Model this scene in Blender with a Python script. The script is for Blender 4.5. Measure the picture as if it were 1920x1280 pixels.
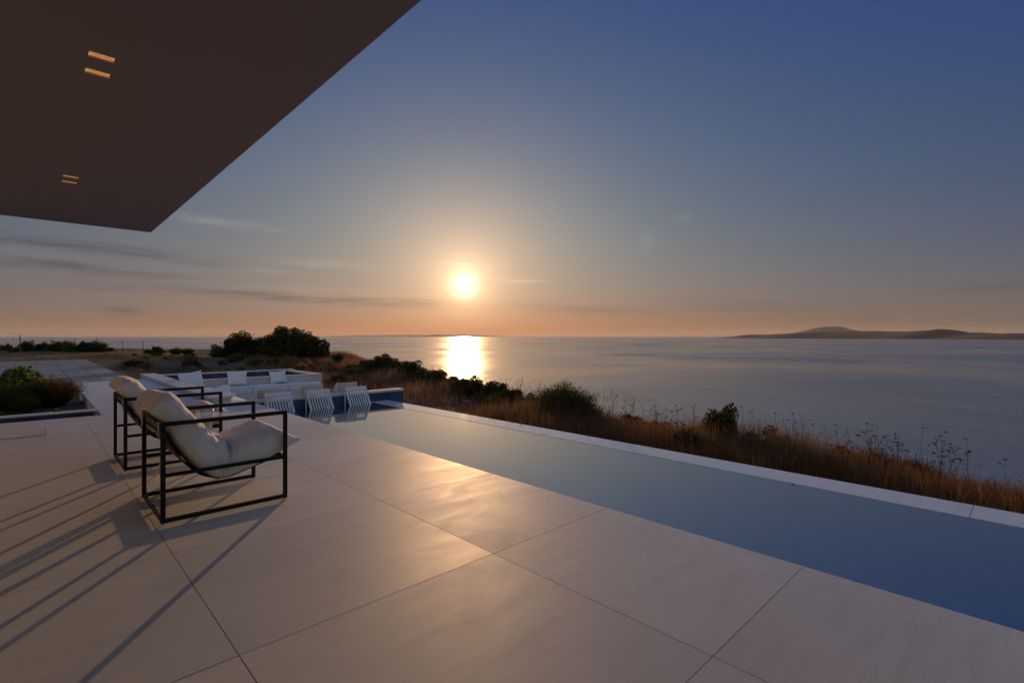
import bpy, bmesh, math, random
import numpy as np
from mathutils import Vector, Matrix, noise as mnoise

random.seed(7)
rng = np.random.default_rng(7)
SC = bpy.context.scene
COL = SC.collection
for o in list(bpy.data.objects):
    bpy.data.objects.remove(o)

# ------------------------------------------------------------------ camera
H = 1.165                       # eye height above the terrace
FPX = 942.0                     # focal length in photo pixels (1920 wide)
YAW = math.radians(-43.8)
FWD = (0.6921, 0.7218)          # camera forward on the ground (x = towards the sea, y = along the pool)
RGT = (0.7218, -0.6921)
cam = bpy.data.objects.new('camera', bpy.data.cameras.new('camera'))
COL.objects.link(cam)
cam.data.sensor_width = 36.0
cam.data.lens = 36.0 * FPX / 1920
cam.data.shift_y = -10.0 / 1920
cam.data.clip_start = 0.05
cam.data.clip_end = 300000
cam.location = (0, 0, H)
cam.rotation_euler = (math.radians(90), 0, YAW)
SC.camera = cam

# ------------------------------------------------------------------ exposure
vs = SC.view_settings
vs.view_transform = 'Standard'
vs.look = 'None'
vs.exposure = 0.0
vs.gamma = 1.0
vs.use_curve_mapping = False
cy = SC.cycles
cy.max_bounces = 6; cy.diffuse_bounces = 3; cy.glossy_bounces = 3; cy.transmission_bounces = 6
cy.transparent_max_bounces = 10; cy.volume_bounces = 0
cy.sample_clamp_indirect = 6.0

# ------------------------------------------------------------------ sky
SUN_EL = math.radians(5.85)
SUN_H = (0.6207, 0.7840)
SUN_DIR = Vector((SUN_H[0] * math.cos(SUN_EL), SUN_H[1] * math.cos(SUN_EL), math.sin(SUN_EL)))


class NT:
    """tiny helper to write node trees as expressions"""
    def __init__(self, tree):
        self.t = tree; self.n = tree.nodes; self.l = tree.links

    def node(self, kind, **kw):
        nd = self.n.new(kind)
        for k, v in kw.items():
            setattr(nd, k, v)
        return nd

    def put(self, sock, v):
        if isinstance(v, bpy.types.NodeSocket):
            self.l.new(v, sock)
        elif v is not None:
            sock.default_value = v

    def m(self, op, a, b=None, c=None, clamp=False):
        nd = self.node('ShaderNodeMath', operation=op)
        nd.use_clamp = clamp
        self.put(nd.inputs[0], a)
        if b is not None: self.put(nd.inputs[1], b)
        if c is not None: self.put(nd.inputs[2], c)
        return nd.outputs[0]

    def v(self, op, a, b=None, scale=None):
        nd = self.node('ShaderNodeVectorMath', operation=op)
        self.put(nd.inputs[0], a)
        if b is not None: self.put(nd.inputs[1], b)
        if scale is not None: self.put(nd.inputs[3], scale)
        return nd.outputs['Value'] if op in ('DOT_PRODUCT', 'LENGTH') else nd.outputs[0]

    def expn(self, x, s):      # exp(-x/s)
        return self.m('EXPONENT', self.m('MULTIPLY', x, -1.0 / s))

    def mix(self, f, a, b, blend='MIX'):
        nd = self.node('ShaderNodeMix', data_type='RGBA', blend_type=blend)
        self.put(nd.inputs[0], f); self.put(nd.inputs[6], a); self.put(nd.inputs[7], b)
        return nd.outputs[2]

    def noise(self, vec, scale, detail=3.0, rough=0.55, dist=0.0):
        nd = self.node('ShaderNodeTexNoise')
        self.put(nd.inputs['Vector'], vec)
        nd.inputs['Scale'].default_value = scale
        nd.inputs['Detail'].default_value = detail
        nd.inputs['Roughness'].default_value = rough
        nd.inputs['Distortion'].default_value = dist
        return nd.outputs[0]

    def ramp(self, f, stops):
        nd = self.node('ShaderNodeValToRGB')
        el = nd.color_ramp.elements
        while len(el) < len(stops): el.new(0.5)
        for e, (p, c) in zip(el, stops):
            e.position = p
            e.color = c if len(c) == 4 else (*c, 1)
        self.put(nd.inputs[0], f)
        return nd.outputs[0]

    def rng(self, f, a, b, c, d):
        nd = self.node('ShaderNodeMapRange')
        self.put(nd.inputs[0], f)
        for i, v in enumerate((a, b, c, d)): nd.inputs[i + 1].default_value = v
        return nd.outputs[0]

    def scale(self, vec, xyz):
        return self.v('MULTIPLY', vec, xyz)


world = bpy.data.worlds.new('World')
SC.world = world
world.use_nodes = True
W = NT(world.node_tree)
bg = W.n['Background']
tc = W.node('ShaderNodeTexCoord').outputs['Generated']
dirv = W.v('NORMALIZE', tc)
sep = W.node('ShaderNodeSeparateXYZ'); W.l.new(dirv, sep.inputs[0])
el = W.m('MULTIPLY', W.m('ARCSINE', W.m('MAXIMUM', sep.outputs[2], 0.0)), 57.2958)          # degrees above the horizon
ang = W.m('MULTIPLY', W.m('ARCCOSINE', W.m('MINIMUM', W.v('DOT_PRODUCT', dirv, tuple(SUN_DIR)), 0.999999)), 57.2958)  # from the sun
az = W.m('MULTIPLY', W.m('ARCTAN2', W.v('DOT_PRODUCT', dirv, (SUN_H[1], -SUN_H[0], 0)),
                         W.v('DOT_PRODUCT', dirv, (SUN_H[0], SUN_H[1], 0))), 57.2958)        # right of the sun
sky = W.node('ShaderNodeTexSky', sky_type='NISHITA')
sky.sun_disc = False
sky.sun_elevation = SUN_EL
sky.sun_rotation = math.atan2(SUN_H[0], SUN_H[1])
sky.dust_density = 0.4; sky.air_density = 1.0; sky.ozone_density = 2.0
E_ = W.expn(el, 6.0); F_ = W.expn(el, 25.0); G_ = W.expn(ang, 28.0); K_ = W.expn(ang, 5.0)
inv = lambda s: W.m('SUBTRACT', 1.0, s)
mul = lambda *s: s[0] if len(s) == 1 else W.m('MULTIPLY', s[0], mul(*s[1:]))
terms = [
    (mul(E_, inv(G_)), (.098, .108, .086)),
    (mul(E_, G_), (.576, .125, .030)),
    (mul(F_, inv(G_), inv(E_)), (.002, .028, .080)),
    (mul(F_, G_, inv(E_)), (.467, .600, .400)),
    (mul(inv(F_), inv(G_)), (.0, .030, .195)),
    (mul(inv(F_), G_), (.010, .030, .235)),
    (mul(K_, inv(E_)), (1.113, .500, .170)),
    (W.expn(ang, 0.66), (3.6, 2.9, 2.0)),                        # aureole round the sun
    (W.expn(ang, 2.2), (.62, .47, .28)),
    (W.rng(ang, 58.0, 125.0, 0.0, 1.0), (.265, .305, .255)),     # added pale sky away from the sun, out of view, to fill the terrace
]
acc = W.v('SCALE', sky.outputs[0], scale=0.045)
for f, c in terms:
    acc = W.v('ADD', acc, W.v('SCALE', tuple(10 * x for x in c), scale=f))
# the disc itself
disc = W.rng(ang, 0.55, 0.35, 0.0, 1.0)
acc = W.v('ADD', acc, W.v('SCALE', (400.0, 340.0, 250.0), scale=disc))
# thin cloud streaks, laid out on the sky by direction (azimuth from the sun, elevation), broken up by noise
cvec = W.node('ShaderNodeCombineXYZ')
W.put(cvec.inputs[0], W.m('MULTIPLY', az, 0.10)); W.put(cvec.inputs[1], W.m('MULTIPLY', el, 0.85))
warp = W.noise(cvec.outputs[0], 1.0, 5.0, 0.6, 0.4)
fib = W.noise(W.scale(cvec.outputs[0], (1.9, 2.6, 1)), 1.5, 5.0, 0.65)
elw = W.m('ADD', el, W.m('MULTIPLY', W.m('SUBTRACT', warp, 0.5), 1.5))


def sky_az_el(u, v):
    x = (u - 960) / FPX; a = math.degrees(math.atan(x)) + 5.4
    return a, math.degrees(math.atan((630 - v) / FPX * math.cos(math.atan(x))))


dark = [(115, 458, 11.0, .50, -.07, .85), (0, 447, 5, .5, -.05, .6), (110, 500, 10.0, .40, -.045, .85), (380, 495, 4.5, .25, -.05, .45),
        (560, 558, 13.0, .50, -.03, .75), (720, 566, 9.0, .60, -.02, .60), (420, 548, 7.0, .28, 0, .5), (232, 582, 1.5, .32, 0, .75),
        (235, 546, 3.0, .22, -.03, .4), (1100, 580, 9.0, .55, -.01, .42), (1390, 575, 9.0, .6, 0, .34), (1835, 537, 3.0, .4, 0, .45),
        (1650, 595, 12.0, .7, 0, .25)]
lite = [(410, 416, 4.0, .36, -.09, .7), (515, 433, 1.5, .2, -.05, .35), (600, 495, 4.5, .35, -.06, .5), (500, 508, 3.0, .35, 0, .35),
        (985, 527, 2.4, .22, .02, .7), (876, 494, 2.2, .14, -.02, .8), (1212, 455, .8, .85, .15, .32), (1282, 409, .9, .45, 0, .28),
        (640, 548, 10.0, .4, -.03, .35), (30, 470, 3.5, 1.6, 0, .2)]


SHEAR = -.035
shv = W.node('ShaderNodeCombineXYZ')
W.put(shv.inputs[0], az); W.put(shv.inputs[1], W.m('MULTIPLY_ADD', az, -SHEAR, elw))


def streaks(lst, cut):
    tot = None
    for (u, v, la, le, sl, amp) in lst:
        a0, e0 = sky_az_el(u, v)
        nd = W.node('ShaderNodeVectorMath', operation='MULTIPLY_ADD')
        W.put(nd.inputs[0], shv.outputs[0])
        nd.inputs[1].default_value = (1 / la, 1 / le, 0)
        nd.inputs[2].default_value = (-a0 / la, -(e0 - SHEAR * a0) / le, 0)
        g = W.m('SUBTRACT', math.log(amp), W.v('DOT_PRODUCT', nd.outputs[0], nd.outputs[0]))
        tot = g if tot is None else W.m('MAXIMUM', tot, g)
    return W.m('MULTIPLY', W.m('EXPONENT', tot), W.rng(fib, cut, cut + .26, 0.25, 1.0))


dk = streaks(dark, .36)
lt = streaks(lite, .30)
acc = W.mix(dk, acc, W.v('MULTIPLY', acc, (.50, .49, .56)))
acc = W.mix(W.m('MULTIPLY', lt, .95), acc, W.v('ADD', W.v('MULTIPLY', acc, (1.25, 1.2, 1.1)), (.80, .65, .48)))
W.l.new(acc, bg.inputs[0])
bg.inputs[1].default_value = 0.1

# ------------------------------------------------------------------ sun
sun = bpy.data.objects.new('sun', bpy.data.lights.new('sun', 'SUN'))
COL.objects.link(sun)
sun.data.energy = 3.3
sun.data.color = (1.0, 0.56, 0.24)
sun.data.angle = math.radians(0.6)
sun.rotation_euler = (-SUN_DIR).to_track_quat('-Z', 'Y').to_euler()
sun.location = (0, 0, 30)


# ================================================================== helpers
def at(u, d, z=0.0):
    """a place on the ground: d metres ahead of the eye point, on the bearing u"""
    X = (u - 960) / FPX * d
    return Vector((RGT[0] * X + FWD[0] * d, RGT[1] * X + FWD[1] * d, z))


class MB:
    def __init__(self): self.v = []; self.f = []

    def box(self, x0, x1, y0, y1, z0, z1):
        i = len(self.v)
        self.v += [(x, y, z) for z in (z0, z1) for x, y in ((x0, y0), (x1, y0), (x1, y1), (x0, y1))]
        self.f += [tuple(i + k for k in q) for q in
                   ((3, 2, 1, 0), (4, 5, 6, 7), (0, 1, 5, 4), (1, 2, 6, 5), (2, 3, 7, 6), (3, 0, 4, 7))]
        return self

    def tube(self, pts, r, n=8, closed=False, radii=None, cap=True):
        pts = [Vector(p) for p in pts]
        base = len(self.v); N = len(pts); ref = None
        for k, p in enumerate(pts):
            if closed: t = pts[(k + 1) % N] - pts[k - 1]
            else: t = pts[min(k + 1, N - 1)] - pts[max(k - 1, 0)]
            t.normalize()
            if ref is None:
                ref = Vector((0, 0, 1)) if abs(t.z) < .9 else Vector((1, 0, 0))
            u = t.cross(ref).normalized(); w = u.cross(t).normalized(); ref = w
            rr = radii[k] if radii else r
            for j in range(n):
                a = 2 * math.pi * j / n
                q = p + u * (rr * math.cos(a)) + w * (rr * math.sin(a))
                self.v.append(tuple(q))
        for k in range(N if closed else N - 1):
            for j in range(n):
                a = base + k * n + j; b = base + k * n + (j + 1) % n
                c = base + ((k + 1) % N) * n
                self.f.append((a, b, c + (j + 1) % n, c + j))
        if not closed and cap:
            self.f.append(tuple(base + j for j in range(n))[::-1])
            self.f.append(tuple(base + (N - 1) * n + j for j in range(n)))
        return self

    def lathe(self, prof, n=32, cx=0, cy=0):
        base = len(self.v); N = len(prof)
        for r, z in prof:
            for j in range(n):
                a = 2 * math.pi * j / n
                self.v.append((cx + r * math.cos(a), cy + r * math.sin(a), z))
        for k in range(N - 1):
            for j in range(n):
                a = base + k * n + j; b = base + k * n + (j + 1) % n
                self.f.append((a, b, b + n, a + n))
        return self

    def mesh(self, name, bevel=0.0, seg=1, smooth=False):
        me = bpy.data.meshes.new(name)
        me.from_pydata([tuple(p) for p in self.v], [], self.f)
        bm = bmesh.new(); bm.from_mesh(me)
        bmesh.ops.remove_doubles(bm, verts=bm.verts, dist=1e-6)
        bmesh.ops.recalc_face_normals(bm, faces=bm.faces)
        if bevel:
            bmesh.ops.bevel(bm, geom=list(bm.edges), offset=bevel, segments=seg, affect='EDGES', profile=.5)
        bm.to_mesh(me); bm.free()
        if smooth:
            me.polygons.foreach_set('use_smooth', [True] * len(me.polygons))
        me.update()
        return me


def obj(name, me, mat, parent=None, loc=None, rot=None):
    if isinstance(me, MB): me = me.mesh(name)
    o = bpy.data.objects.new(name, me)
    COL.objects.link(o)
    if mat is not None and len(me.materials) == 0: me.materials.append(mat)
    if parent is not None: o.parent = parent
    if loc is not None: o.location = loc
    if rot is not None: o.rotation_euler = rot
    return o


def tag(o, label, cat, group=None):
    o['label'] = label; o['category'] = cat
    if group: o['group'] = group
    return o


def thing(name, label, cat, loc=(0, 0, 0), rz=0.0, group=None):
    o = bpy.data.objects.new(name, None)
    o.empty_display_size = .1
    COL.objects.link(o)
    o.location = loc; o.rotation_euler = (0, 0, rz)
    return tag(o, label, cat, group)


def struct(o): o['kind'] = 'structure'; return o
def stuff(o): o['kind'] = 'stuff'; return o


def copy_tree(o, parent=None):
    c = o.copy(); COL.objects.link(c); c.parent = parent
    for ch in list(o.children): copy_tree(ch, c)
    return c


def np_mesh(name, V, F, tint=None):
    """fast mesh from numpy arrays; F is (n,3) or (n,4)"""
    me = bpy.data.meshes.new(name)
    k = F.shape[1]
    me.vertices.add(len(V)); me.vertices.foreach_set('co', V.astype(np.float32).ravel())
    me.loops.add(F.size); me.loops.foreach_set('vertex_index', F.astype(np.int32).ravel())
    me.polygons.add(len(F)); me.polygons.foreach_set('loop_start', np.arange(0, F.size, k, dtype=np.int32))
    me.polygons.foreach_set('loop_total', np.full(len(F), k, np.int32))
    if tint is not None:
        at_ = me.attributes.new('tint', 'FLOAT', 'POINT')
        at_.data.foreach_set('value', tint.astype(np.float32))
    me.update(calc_edges=True)
    return me


def spline(pts, n):
    """Catmull-Rom through pts -> n samples (numpy)"""
    P = np.array(pts, float)
    P = np.vstack([2 * P[0] - P[1], P, 2 * P[-1] - P[-2]])
    m = len(P) - 3
    out = []
    for t in np.linspace(0, m - 1e-9, n):
        i = int(t); f = t - i
        p0, p1, p2, p3 = P[i], P[i + 1], P[i + 2], P[i + 3]
        out.append(.5 * ((2 * p1) + (-p0 + p2) * f + (2 * p0 - 5 * p1 + 4 * p2 - p3) * f * f + (-p0 + 3 * p1 - 3 * p2 + p3) * f ** 3))
    return np.array(out)


# ================================================================== materials
def new_mat(name):
    m = bpy.data.materials.new(name); m.use_nodes = True
    t = NT(m.node_tree)
    return m, t, t.n['Principled BSDF']


def bump(t, p, height, strength=.3, dist=.01):
    b = t.node('ShaderNodeBump')
    b.inputs['Strength'].default_value = strength; b.inputs['Distance'].default_value = dist
    t.put(b.inputs['Height'], height)
    t.l.new(b.outputs[0], p.inputs['Normal'])


def pos(t): return t.node('ShaderNodeNewGeometry').outputs['Position']


def simple(name, col, rough=.5, metal=0.0, var=.12, scale=8.0, bmp=0.0, spec=.5):
    m, t, p = new_mat(name)
    n = t.noise(pos(t), scale, 4.0)
    p.inputs['Roughness'].default_value = rough
    p.inputs['Metallic'].default_value = metal
    p.inputs['Specular IOR Level'].default_value = spec
    t.l.new(t.mix(n, tuple(c * (1 - var) for c in col) + (1,), tuple(min(1, c * (1 + var)) for c in col) + (1,)), p.inputs['Base Color'])
    if bmp: bump(t, p, t.noise(pos(t), scale * 6, 4.0), bmp)
    return m


M = {}


def stone_mat(name, base, rough, rvar, bmp=.06, spec=.23):
    m, t, p = new_mat(name)
    oi = t.node('ShaderNodeObjectInfo').outputs['Random']
    off = t.v('SCALE', (37.0, 91.0, 13.0), scale=oi)
    v = t.v('ADD', pos(t), off)
    cloud = t.noise(v, 1.6, 5.0, .6, .3)
    vein = t.noise(t.scale(v, (1.0, 7.0, 1.0)), 2.4, 5.0, .65, .6)
    fine = t.noise(v, 95.0, 3.0, .7)
    sp = t.node('ShaderNodeTexVoronoi'); sp.inputs['Scale'].default_value = 24.0
    t.put(sp.inputs['Vector'], t.scale(t.v('ADD', v, t.v('SCALE', (.02, .02, .02), scale=fine)), (1.0, 2.6, 1.0)))
    chip = t.rng(sp.outputs['Distance'], .07, .15, 1.0, 0.0)
    chip = t.m('MULTIPLY', chip, t.rng(t.noise(v, 9.0, 2.0), .56, .66, 0.0, 1.0))
    c = t.mix(cloud, tuple(b * .86 for b in base) + (1,), tuple(b * 1.10 for b in base) + (1,))
    c = t.mix(t.rng(vein, .45, .72, 0.0, .6), c, (base[0] * .80, base[1] * .80, base[2] * .82, 1))
    c = t.mix(t.rng(fine, .3, .7, 0.0, .16), c, (base[0] * .7, base[1] * .68, base[2] * .64, 1))
    c = t.mix(t.m('MULTIPLY', chip, .75), c, (base[0] * .52, base[1] * .5, base[2] * .48, 1))
    blot = t.rng(t.noise(v, 3.3, 2.0, .4), .62, .72, 0.0, .34)
    c = t.mix(blot, c, (base[0] * .72, base[1] * .76, base[2] * .8, 1))
    tone = t.rng(oi, 0, 1, .94, 1.05)
    c = t.v('SCALE', c, scale=tone)
    t.l.new(c, p.inputs['Base Color'])
    wet = t.noise(t.scale(v, (1.0, 2.2, 1.0)), 1.9, 6.0, .66, .8)
    r = t.m('ADD', rough, t.m('MULTIPLY', t.m('SUBTRACT', wet, .5), rvar * 2))
    r = t.m('ADD', r, t.m('MULTIPLY', t.m('SUBTRACT', oi, .5), min(.08, rvar)))
    t.put(p.inputs['Roughness'], r)
    p.inputs['Specular IOR Level'].default_value = spec
    h = t.m('ADD', t.m('MULTIPLY', fine, .35), t.m('MULTIPLY', cloud, 1.0))
    h = t.m('SUBTRACT', h, t.m('MULTIPLY', chip, .5))
    if bmp: bump(t, p, h, bmp, .01)
    return m


M['deck'] = stone_mat('honed_limestone', (.65, .65, .585), .56, .13)
M['paleslab'] = stone_mat('pale_stone', (.56, .55, .54), .55, .08)
M['lip'] = stone_mat('wet_pale_stone', (.78, .80, .80), .02, .0, .0, .6)
M['joint'] = simple('dark_joint', (.06, .055, .05), .9)
M['djoint'] = simple('sandy_joint', (.065, .065, .06), .95)
M['plaster'] = simple('white_plaster', (.50, .49, .49), .8, bmp=.1, scale=4)
M['pitwhite'] = simple('white_render', (.50, .49, .50), .75, bmp=.1, scale=4)
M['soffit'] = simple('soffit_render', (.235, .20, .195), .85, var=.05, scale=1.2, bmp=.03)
M['black'] = simple('black_powder_coat', (.007, .0065, .0065), .5, var=.2, scale=40, spec=.22)
M['whitemetal'] = simple('white_powder_coat', (.62, .62, .65), .4, var=.04, scale=10)
M['table'] = simple('white_lacquer', (.72, .71, .70), .22, var=.03, scale=5)
M['tableleg'] = simple('pale_lacquered_leg', (.55, .50, .47), .35, var=.08, scale=5)
M['post'] = simple('rusty_post', (.10, .08, .07), .8)
M['alu'] = simple('dark_window_frame', (.03, .03, .03), .4)

# fabric
def fabric(name, col, wr=.35):
    m, t, p = new_mat(name)
    tcn = t.node('ShaderNodeTexCoord').outputs['Object']
    n = t.noise(tcn, 7.0, 5.0, .6)
    weave = t.noise(tcn, 420.0, 2.0, .6)
    c = t.mix(n, tuple(x * .93 for x in col) + (1,), tuple(min(1, x * 1.05) for x in col) + (1,))
    c = t.mix(t.rng(weave, .35, .65, 0, .12), c, tuple(x * .72 for x in col) + (1,))
    t.l.new(c, p.inputs['Base Color'])
    p.inputs['Roughness'].default_value = .95
    p.inputs['Specular IOR Level'].default_value = .15
    p.inputs['Sheen Weight'].default_value = .25
    p.inputs['Sheen Roughness'].default_value = .5
    h = t.m('ADD', t.m('MULTIPLY', t.noise(tcn, 16.0, 4.0, .55, 1.0), wr), t.m('MULTIPLY', weave, .05))
    bump(t, p, h, .5, .02)
    return m


M['canvas'] = fabric('ivory_canvas', (.76, .72, .67))
M['pillow'] = fabric('white_outdoor_fabric', (.70, .70, .74), .2)
M['seatpad'] = fabric('pale_grey_outdoor_fabric', (.60, .60, .64), .15)
M['sling'] = fabric('charcoal_sling', (.018, .017, .017), .1)
M['tab'] = fabric('beige_tab', (.45, .39, .33), .1)


def blue_tile(name='navy_pool_tile', k=1.0, rough=.42):
    m, t, p = new_mat(name)
    oi = t.node('ShaderNodeObjectInfo').outputs['Random']
    v = t.v('ADD', pos(t), t.v('SCALE', (7.0, 3.0, 9.0), scale=oi))
    n = t.noise(v, 5.0, 4.0, .6, .5)
    a = t.ramp(oi, [(0, (.014, .028, .11)), (.35, (.03, .062, .20)), (.7, (.048, .10, .28)), (1, (.075, .16, .33))])
    c = t.mix(t.rng(n, .3, .75, 0, .5), a, (.022, .036, .11, 1))
    c = t.v('SCALE', c, scale=k)
    t.l.new(c, p.inputs['Base Color'])
    p.inputs['Roughness'].default_value = rough
    return m


M['bluetile'] = blue_tile(k=.55)
M['poolblue'] = blue_tile('blue_basin_tile', 2.4)
M['grout'] = simple('blue_grout', (.16, .20, .30), .8)


def paver_mat():
    m, t, p = new_mat('green_grey_slate')
    oi = t.node('ShaderNodeObjectInfo').outputs['Random']
    v = t.v('ADD', pos(t), t.v('SCALE', (17.0, 31.0, 3.0), scale=oi))
    n = t.noise(t.scale(v, (1, 3, 1)), 3.0, 5.0, .6)
    a = t.ramp(oi, [(0, (.13, .145, .14)), (.5, (.20, .22, .205)), (.85, (.26, .275, .25)), (1, (.36, .36, .32))])
    t.l.new(t.mix(t.rng(n, .35, .7, 0, .5), a, (.13, .14, .13, 1)), p.inputs['Base Color'])
    p.inputs['Roughness'].default_value = .6
    bump(t, p, n, .3, .02)
    return m


M['paver'] = paver_mat()


def soil_mat():
    m, t, p = new_mat('dry_soil')
    P = pos(t)
    n1 = t.noise(P, .35, 6.0, .6, .4); n2 = t.noise(P, 2.6, 6.0, .65); n3 = t.noise(P, 24.0, 4.0, .7)
    c = t.mix(n1, (.105, .076, .058, 1), (.17, .124, .092, 1))
    c = t.mix(t.rng(n2, .42, .68, 0, .75), c, (.085, .066, .05, 1))
    c = t.mix(t.rng(n3, .55, .75, 0, .5), c, (.22, .17, .13, 1))
    c = t.mix(t.rng(t.noise(P, .9, 5.0, .6), .55, .7, 0, .55), c, (.15, .105, .06, 1))
    t.l.new(c, p.inputs['Base Color'])
    p.inputs['Roughness'].default_value = .95
    p.inputs['Specular IOR Level'].default_value = .1
    bump(t, p, t.m('ADD', n2, t.m('MULTIPLY', n3, .4)), .8, .06)
    return m


M['soil'] = soil_mat()


def leaf_mat(name, stops, trans=.35):
    m, t, p = new_mat(name)
    a = t.node('ShaderNodeAttribute'); a.attribute_name = 'tint'
    c = t.ramp(a.outputs['Fac'], stops)
    oi = t.node('ShaderNodeObjectInfo').outputs['Random']
    c = t.v('SCALE', c, scale=t.rng(oi, 0, 1, .8, 1.2))
    d = t.node('ShaderNodeBsdfDiffuse'); tr = t.node('ShaderNodeBsdfTranslucent'); mx = t.node('ShaderNodeMixShader')
    t.l.new(c, d.inputs[0]); t.l.new(c, tr.inputs[0]); mx.inputs[0].default_value = trans
    t.l.new(d.outputs[0], mx.inputs[1]); t.l.new(tr.outputs[0], mx.inputs[2])
    t.l.new(mx.outputs[0], t.n['Material Output'].inputs[0])
    return m


M['evergreen'] = leaf_mat('evergreen_leaf', [(0, (.030, .036, .017)), (.6, (.060, .066, .026)), (1, (.11, .105, .042))], .45)
M['broom'] = leaf_mat('broom_green', [(0, (.04, .055, .018)), (.6, (.075, .095, .03)), (1, (.13, .13, .045))])
M['sage'] = leaf_mat('grey_green_leaf', [(0, (.045, .050, .026)), (.6, (.085, .088, .042)), (1, (.15, .135, .068))], .4)
M['fig'] = leaf_mat('bright_leaf', [(0, (.06, .095, .025)), (.6, (.11, .16, .038)), (1, (.20, .235, .06))], .45)
M['russet'] = leaf_mat('russet_leaf', [(0, (.06, .035, .018)), (.6, (.11, .065, .03)), (1, (.16, .11, .05))])
M['straw'] = leaf_mat('dry_grass', [(0, (.095, .050, .026)), (.45, (.185, .100, .050)), (.8, (.27, .158, .082)), (1, (.38, .255, .15))], .50)
M['hay'] = leaf_mat('thin_dry_grass', [(0, (.07, .05, .03)), (.5, (.11, .085, .05)), (1, (.19, .15, .09))], .35)
M['stalk'] = leaf_mat('dry_stalk', [(0, (.03, .02, .013)), (.7, (.07, .045, .03)), (1, (.12, .08, .05))], .15)
M['wood'] = simple('bush_wood', (.06, .045, .033), .9)


def water_mat(name):
    m, t, p = new_mat(name)
    t.n.remove(p)
    lw = t.node('ShaderNodeLayerWeight'); lw.inputs[0].default_value = .5
    fr = t.m('MULTIPLY_ADD', t.m('POWER', lw.outputs['Facing'], 5.0), .40, .60)
    gl = t.node('ShaderNodeBsdfGlossy'); gl.inputs['Roughness'].default_value = .015
    rf = t.node('ShaderNodeBsdfRefraction'); rf.inputs['IOR'].default_value = 1.33
    rf.inputs['Roughness'].default_value = .0; rf.inputs['Color'].default_value = (.72, .86, .95, 1)
    P = pos(t)
    h = t.noise(t.scale(P, (1.0, .55, 1.0)), 1.3, 3.0, .5)
    b = t.node('ShaderNodeBump'); b.inputs['Strength'].default_value = .05; b.inputs['Distance'].default_value = .012
    t.l.new(h, b.inputs['Height'])
    for nd in (lw, gl, rf): t.l.new(b.outputs[0], nd.inputs['Normal'])
    mx = t.node('ShaderNodeMixShader')
    t.l.new(fr, mx.inputs[0]); t.l.new(rf.outputs[0], mx.inputs[1]); t.l.new(gl.outputs[0], mx.inputs[2])
    t.l.new(mx.outputs[0], t.n['Material Output'].inputs[0])
    return m


M['water'] = water_mat('pool_water')


def sea_mat():
    m, t, p = new_mat('sea_water')
    P = pos(t)
    p.inputs['IOR'].default_value = 2.3
    slick = t.noise(t.scale(P, (.0011, .0011, 0)), 1.0, 5.0, .6, 1.2)
    band = t.noise(t.v('ADD', t.scale(P, (.0030, .0030, 0)), (5.3, 2.1, 0)), 1.0, 6.0, .62, .8)
    c = t.mix(t.rng(band, .35, .7, 0, 1), (.048, .060, .064, 1), (.078, .088, .088, 1))
    t.l.new(c, p.inputs['Base Color'])
    r = t.m('ADD', t.rng(slick, .35, .65, .13, .28), t.rng(band, .35, .65, -.05, .06))
    t.put(p.inputs['Roughness'], r)
    w1 = t.noise(t.scale(P, (.16, .16, 0)), 1.0, 4.0, .6, .5)
    w2 = t.noise(t.scale(P, (.6, .6, 0)), 1.0, 3.0, .6)
    hh = t.m('ADD', t.m('MULTIPLY', w1, 1.0), t.m('MULTIPLY', w2, .35))
    bump(t, p, hh, .30, 1.2)
    gl = t.node('ShaderNodeBsdfGlossy'); gl.inputs['Color'].default_value = (.80, .82, .80, 1)
    t.put(gl.inputs['Roughness'], r); t.l.new(p.inputs['Normal'].links[0].from_socket, gl.inputs['Normal'])
    mx = t.node('ShaderNodeMixShader'); t.put(mx.inputs[0], t.rng(t.m('ADD', t.m('MULTIPLY', band, .6), t.m('MULTIPLY', slick, .4)), .38, .62, .50, .16))
    t.l.new(p.outputs[0], mx.inputs[1]); t.l.new(gl.outputs[0], mx.inputs[2])
    t.l.new(mx.outputs[0], t.n['Material Output'].inputs[0])
    return m


M['sea'] = sea_mat()
M['island'] = simple('scrub_hillside', (.022, .022, .02), .95, var=.4, scale=.004)


def glass_mat(name, tintc):
    m, t, p = new_mat(name)
    t.n.remove(p)
    lw = t.node('ShaderNodeLayerWeight'); lw.inputs[0].default_value = .5
    f = t.m('MULTIPLY_ADD', t.m('POWER', lw.outputs['Facing'], 4.0), .75, .09)
    tr = t.node('ShaderNodeBsdfTransparent'); tr.inputs[0].default_value = (*tintc, 1)
    gl = t.node('ShaderNodeBsdfGlossy'); t.put(gl.inputs['Roughness'], t.rng(t.noise(pos(t), 30.0, 2.0), 0, 1, .05, .12))
    mx = t.node('ShaderNodeMixShader')
    t.put(mx.inputs[0], f); t.l.new(tr.outputs[0], mx.inputs[1]); t.l.new(gl.outputs[0], mx.inputs[2])
    t.l.new(mx.outputs[0], t.n['Material Output'].inputs[0])
    return m


M['glass'] = glass_mat('clear_glass', (.95, .97, .97))
M['lemon'] = simple('pale_lemon', (.62, .50, .12), .4)
M['drink'] = glass_mat('lemon_water', (.95, .85, .45))
M['pane'] = simple('dark_glazing', (.02, .022, .025), .05)


def lamp_mat():
    m, t, p = new_mat('warm_lamp')
    n = t.noise(t.node('ShaderNodeTexCoord').outputs['Object'], 14.0, 2.0)
    p.inputs['Base Color'].default_value = (.5, .35, .2, 1)
    p.inputs['Emission Color'].default_value = (1.0, .44, .13, 1)
    t.put(p.inputs['Emission Strength'], t.rng(n, .35, .65, .26, .55))
    return m


M['lamp'] = lamp_mat()

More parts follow.
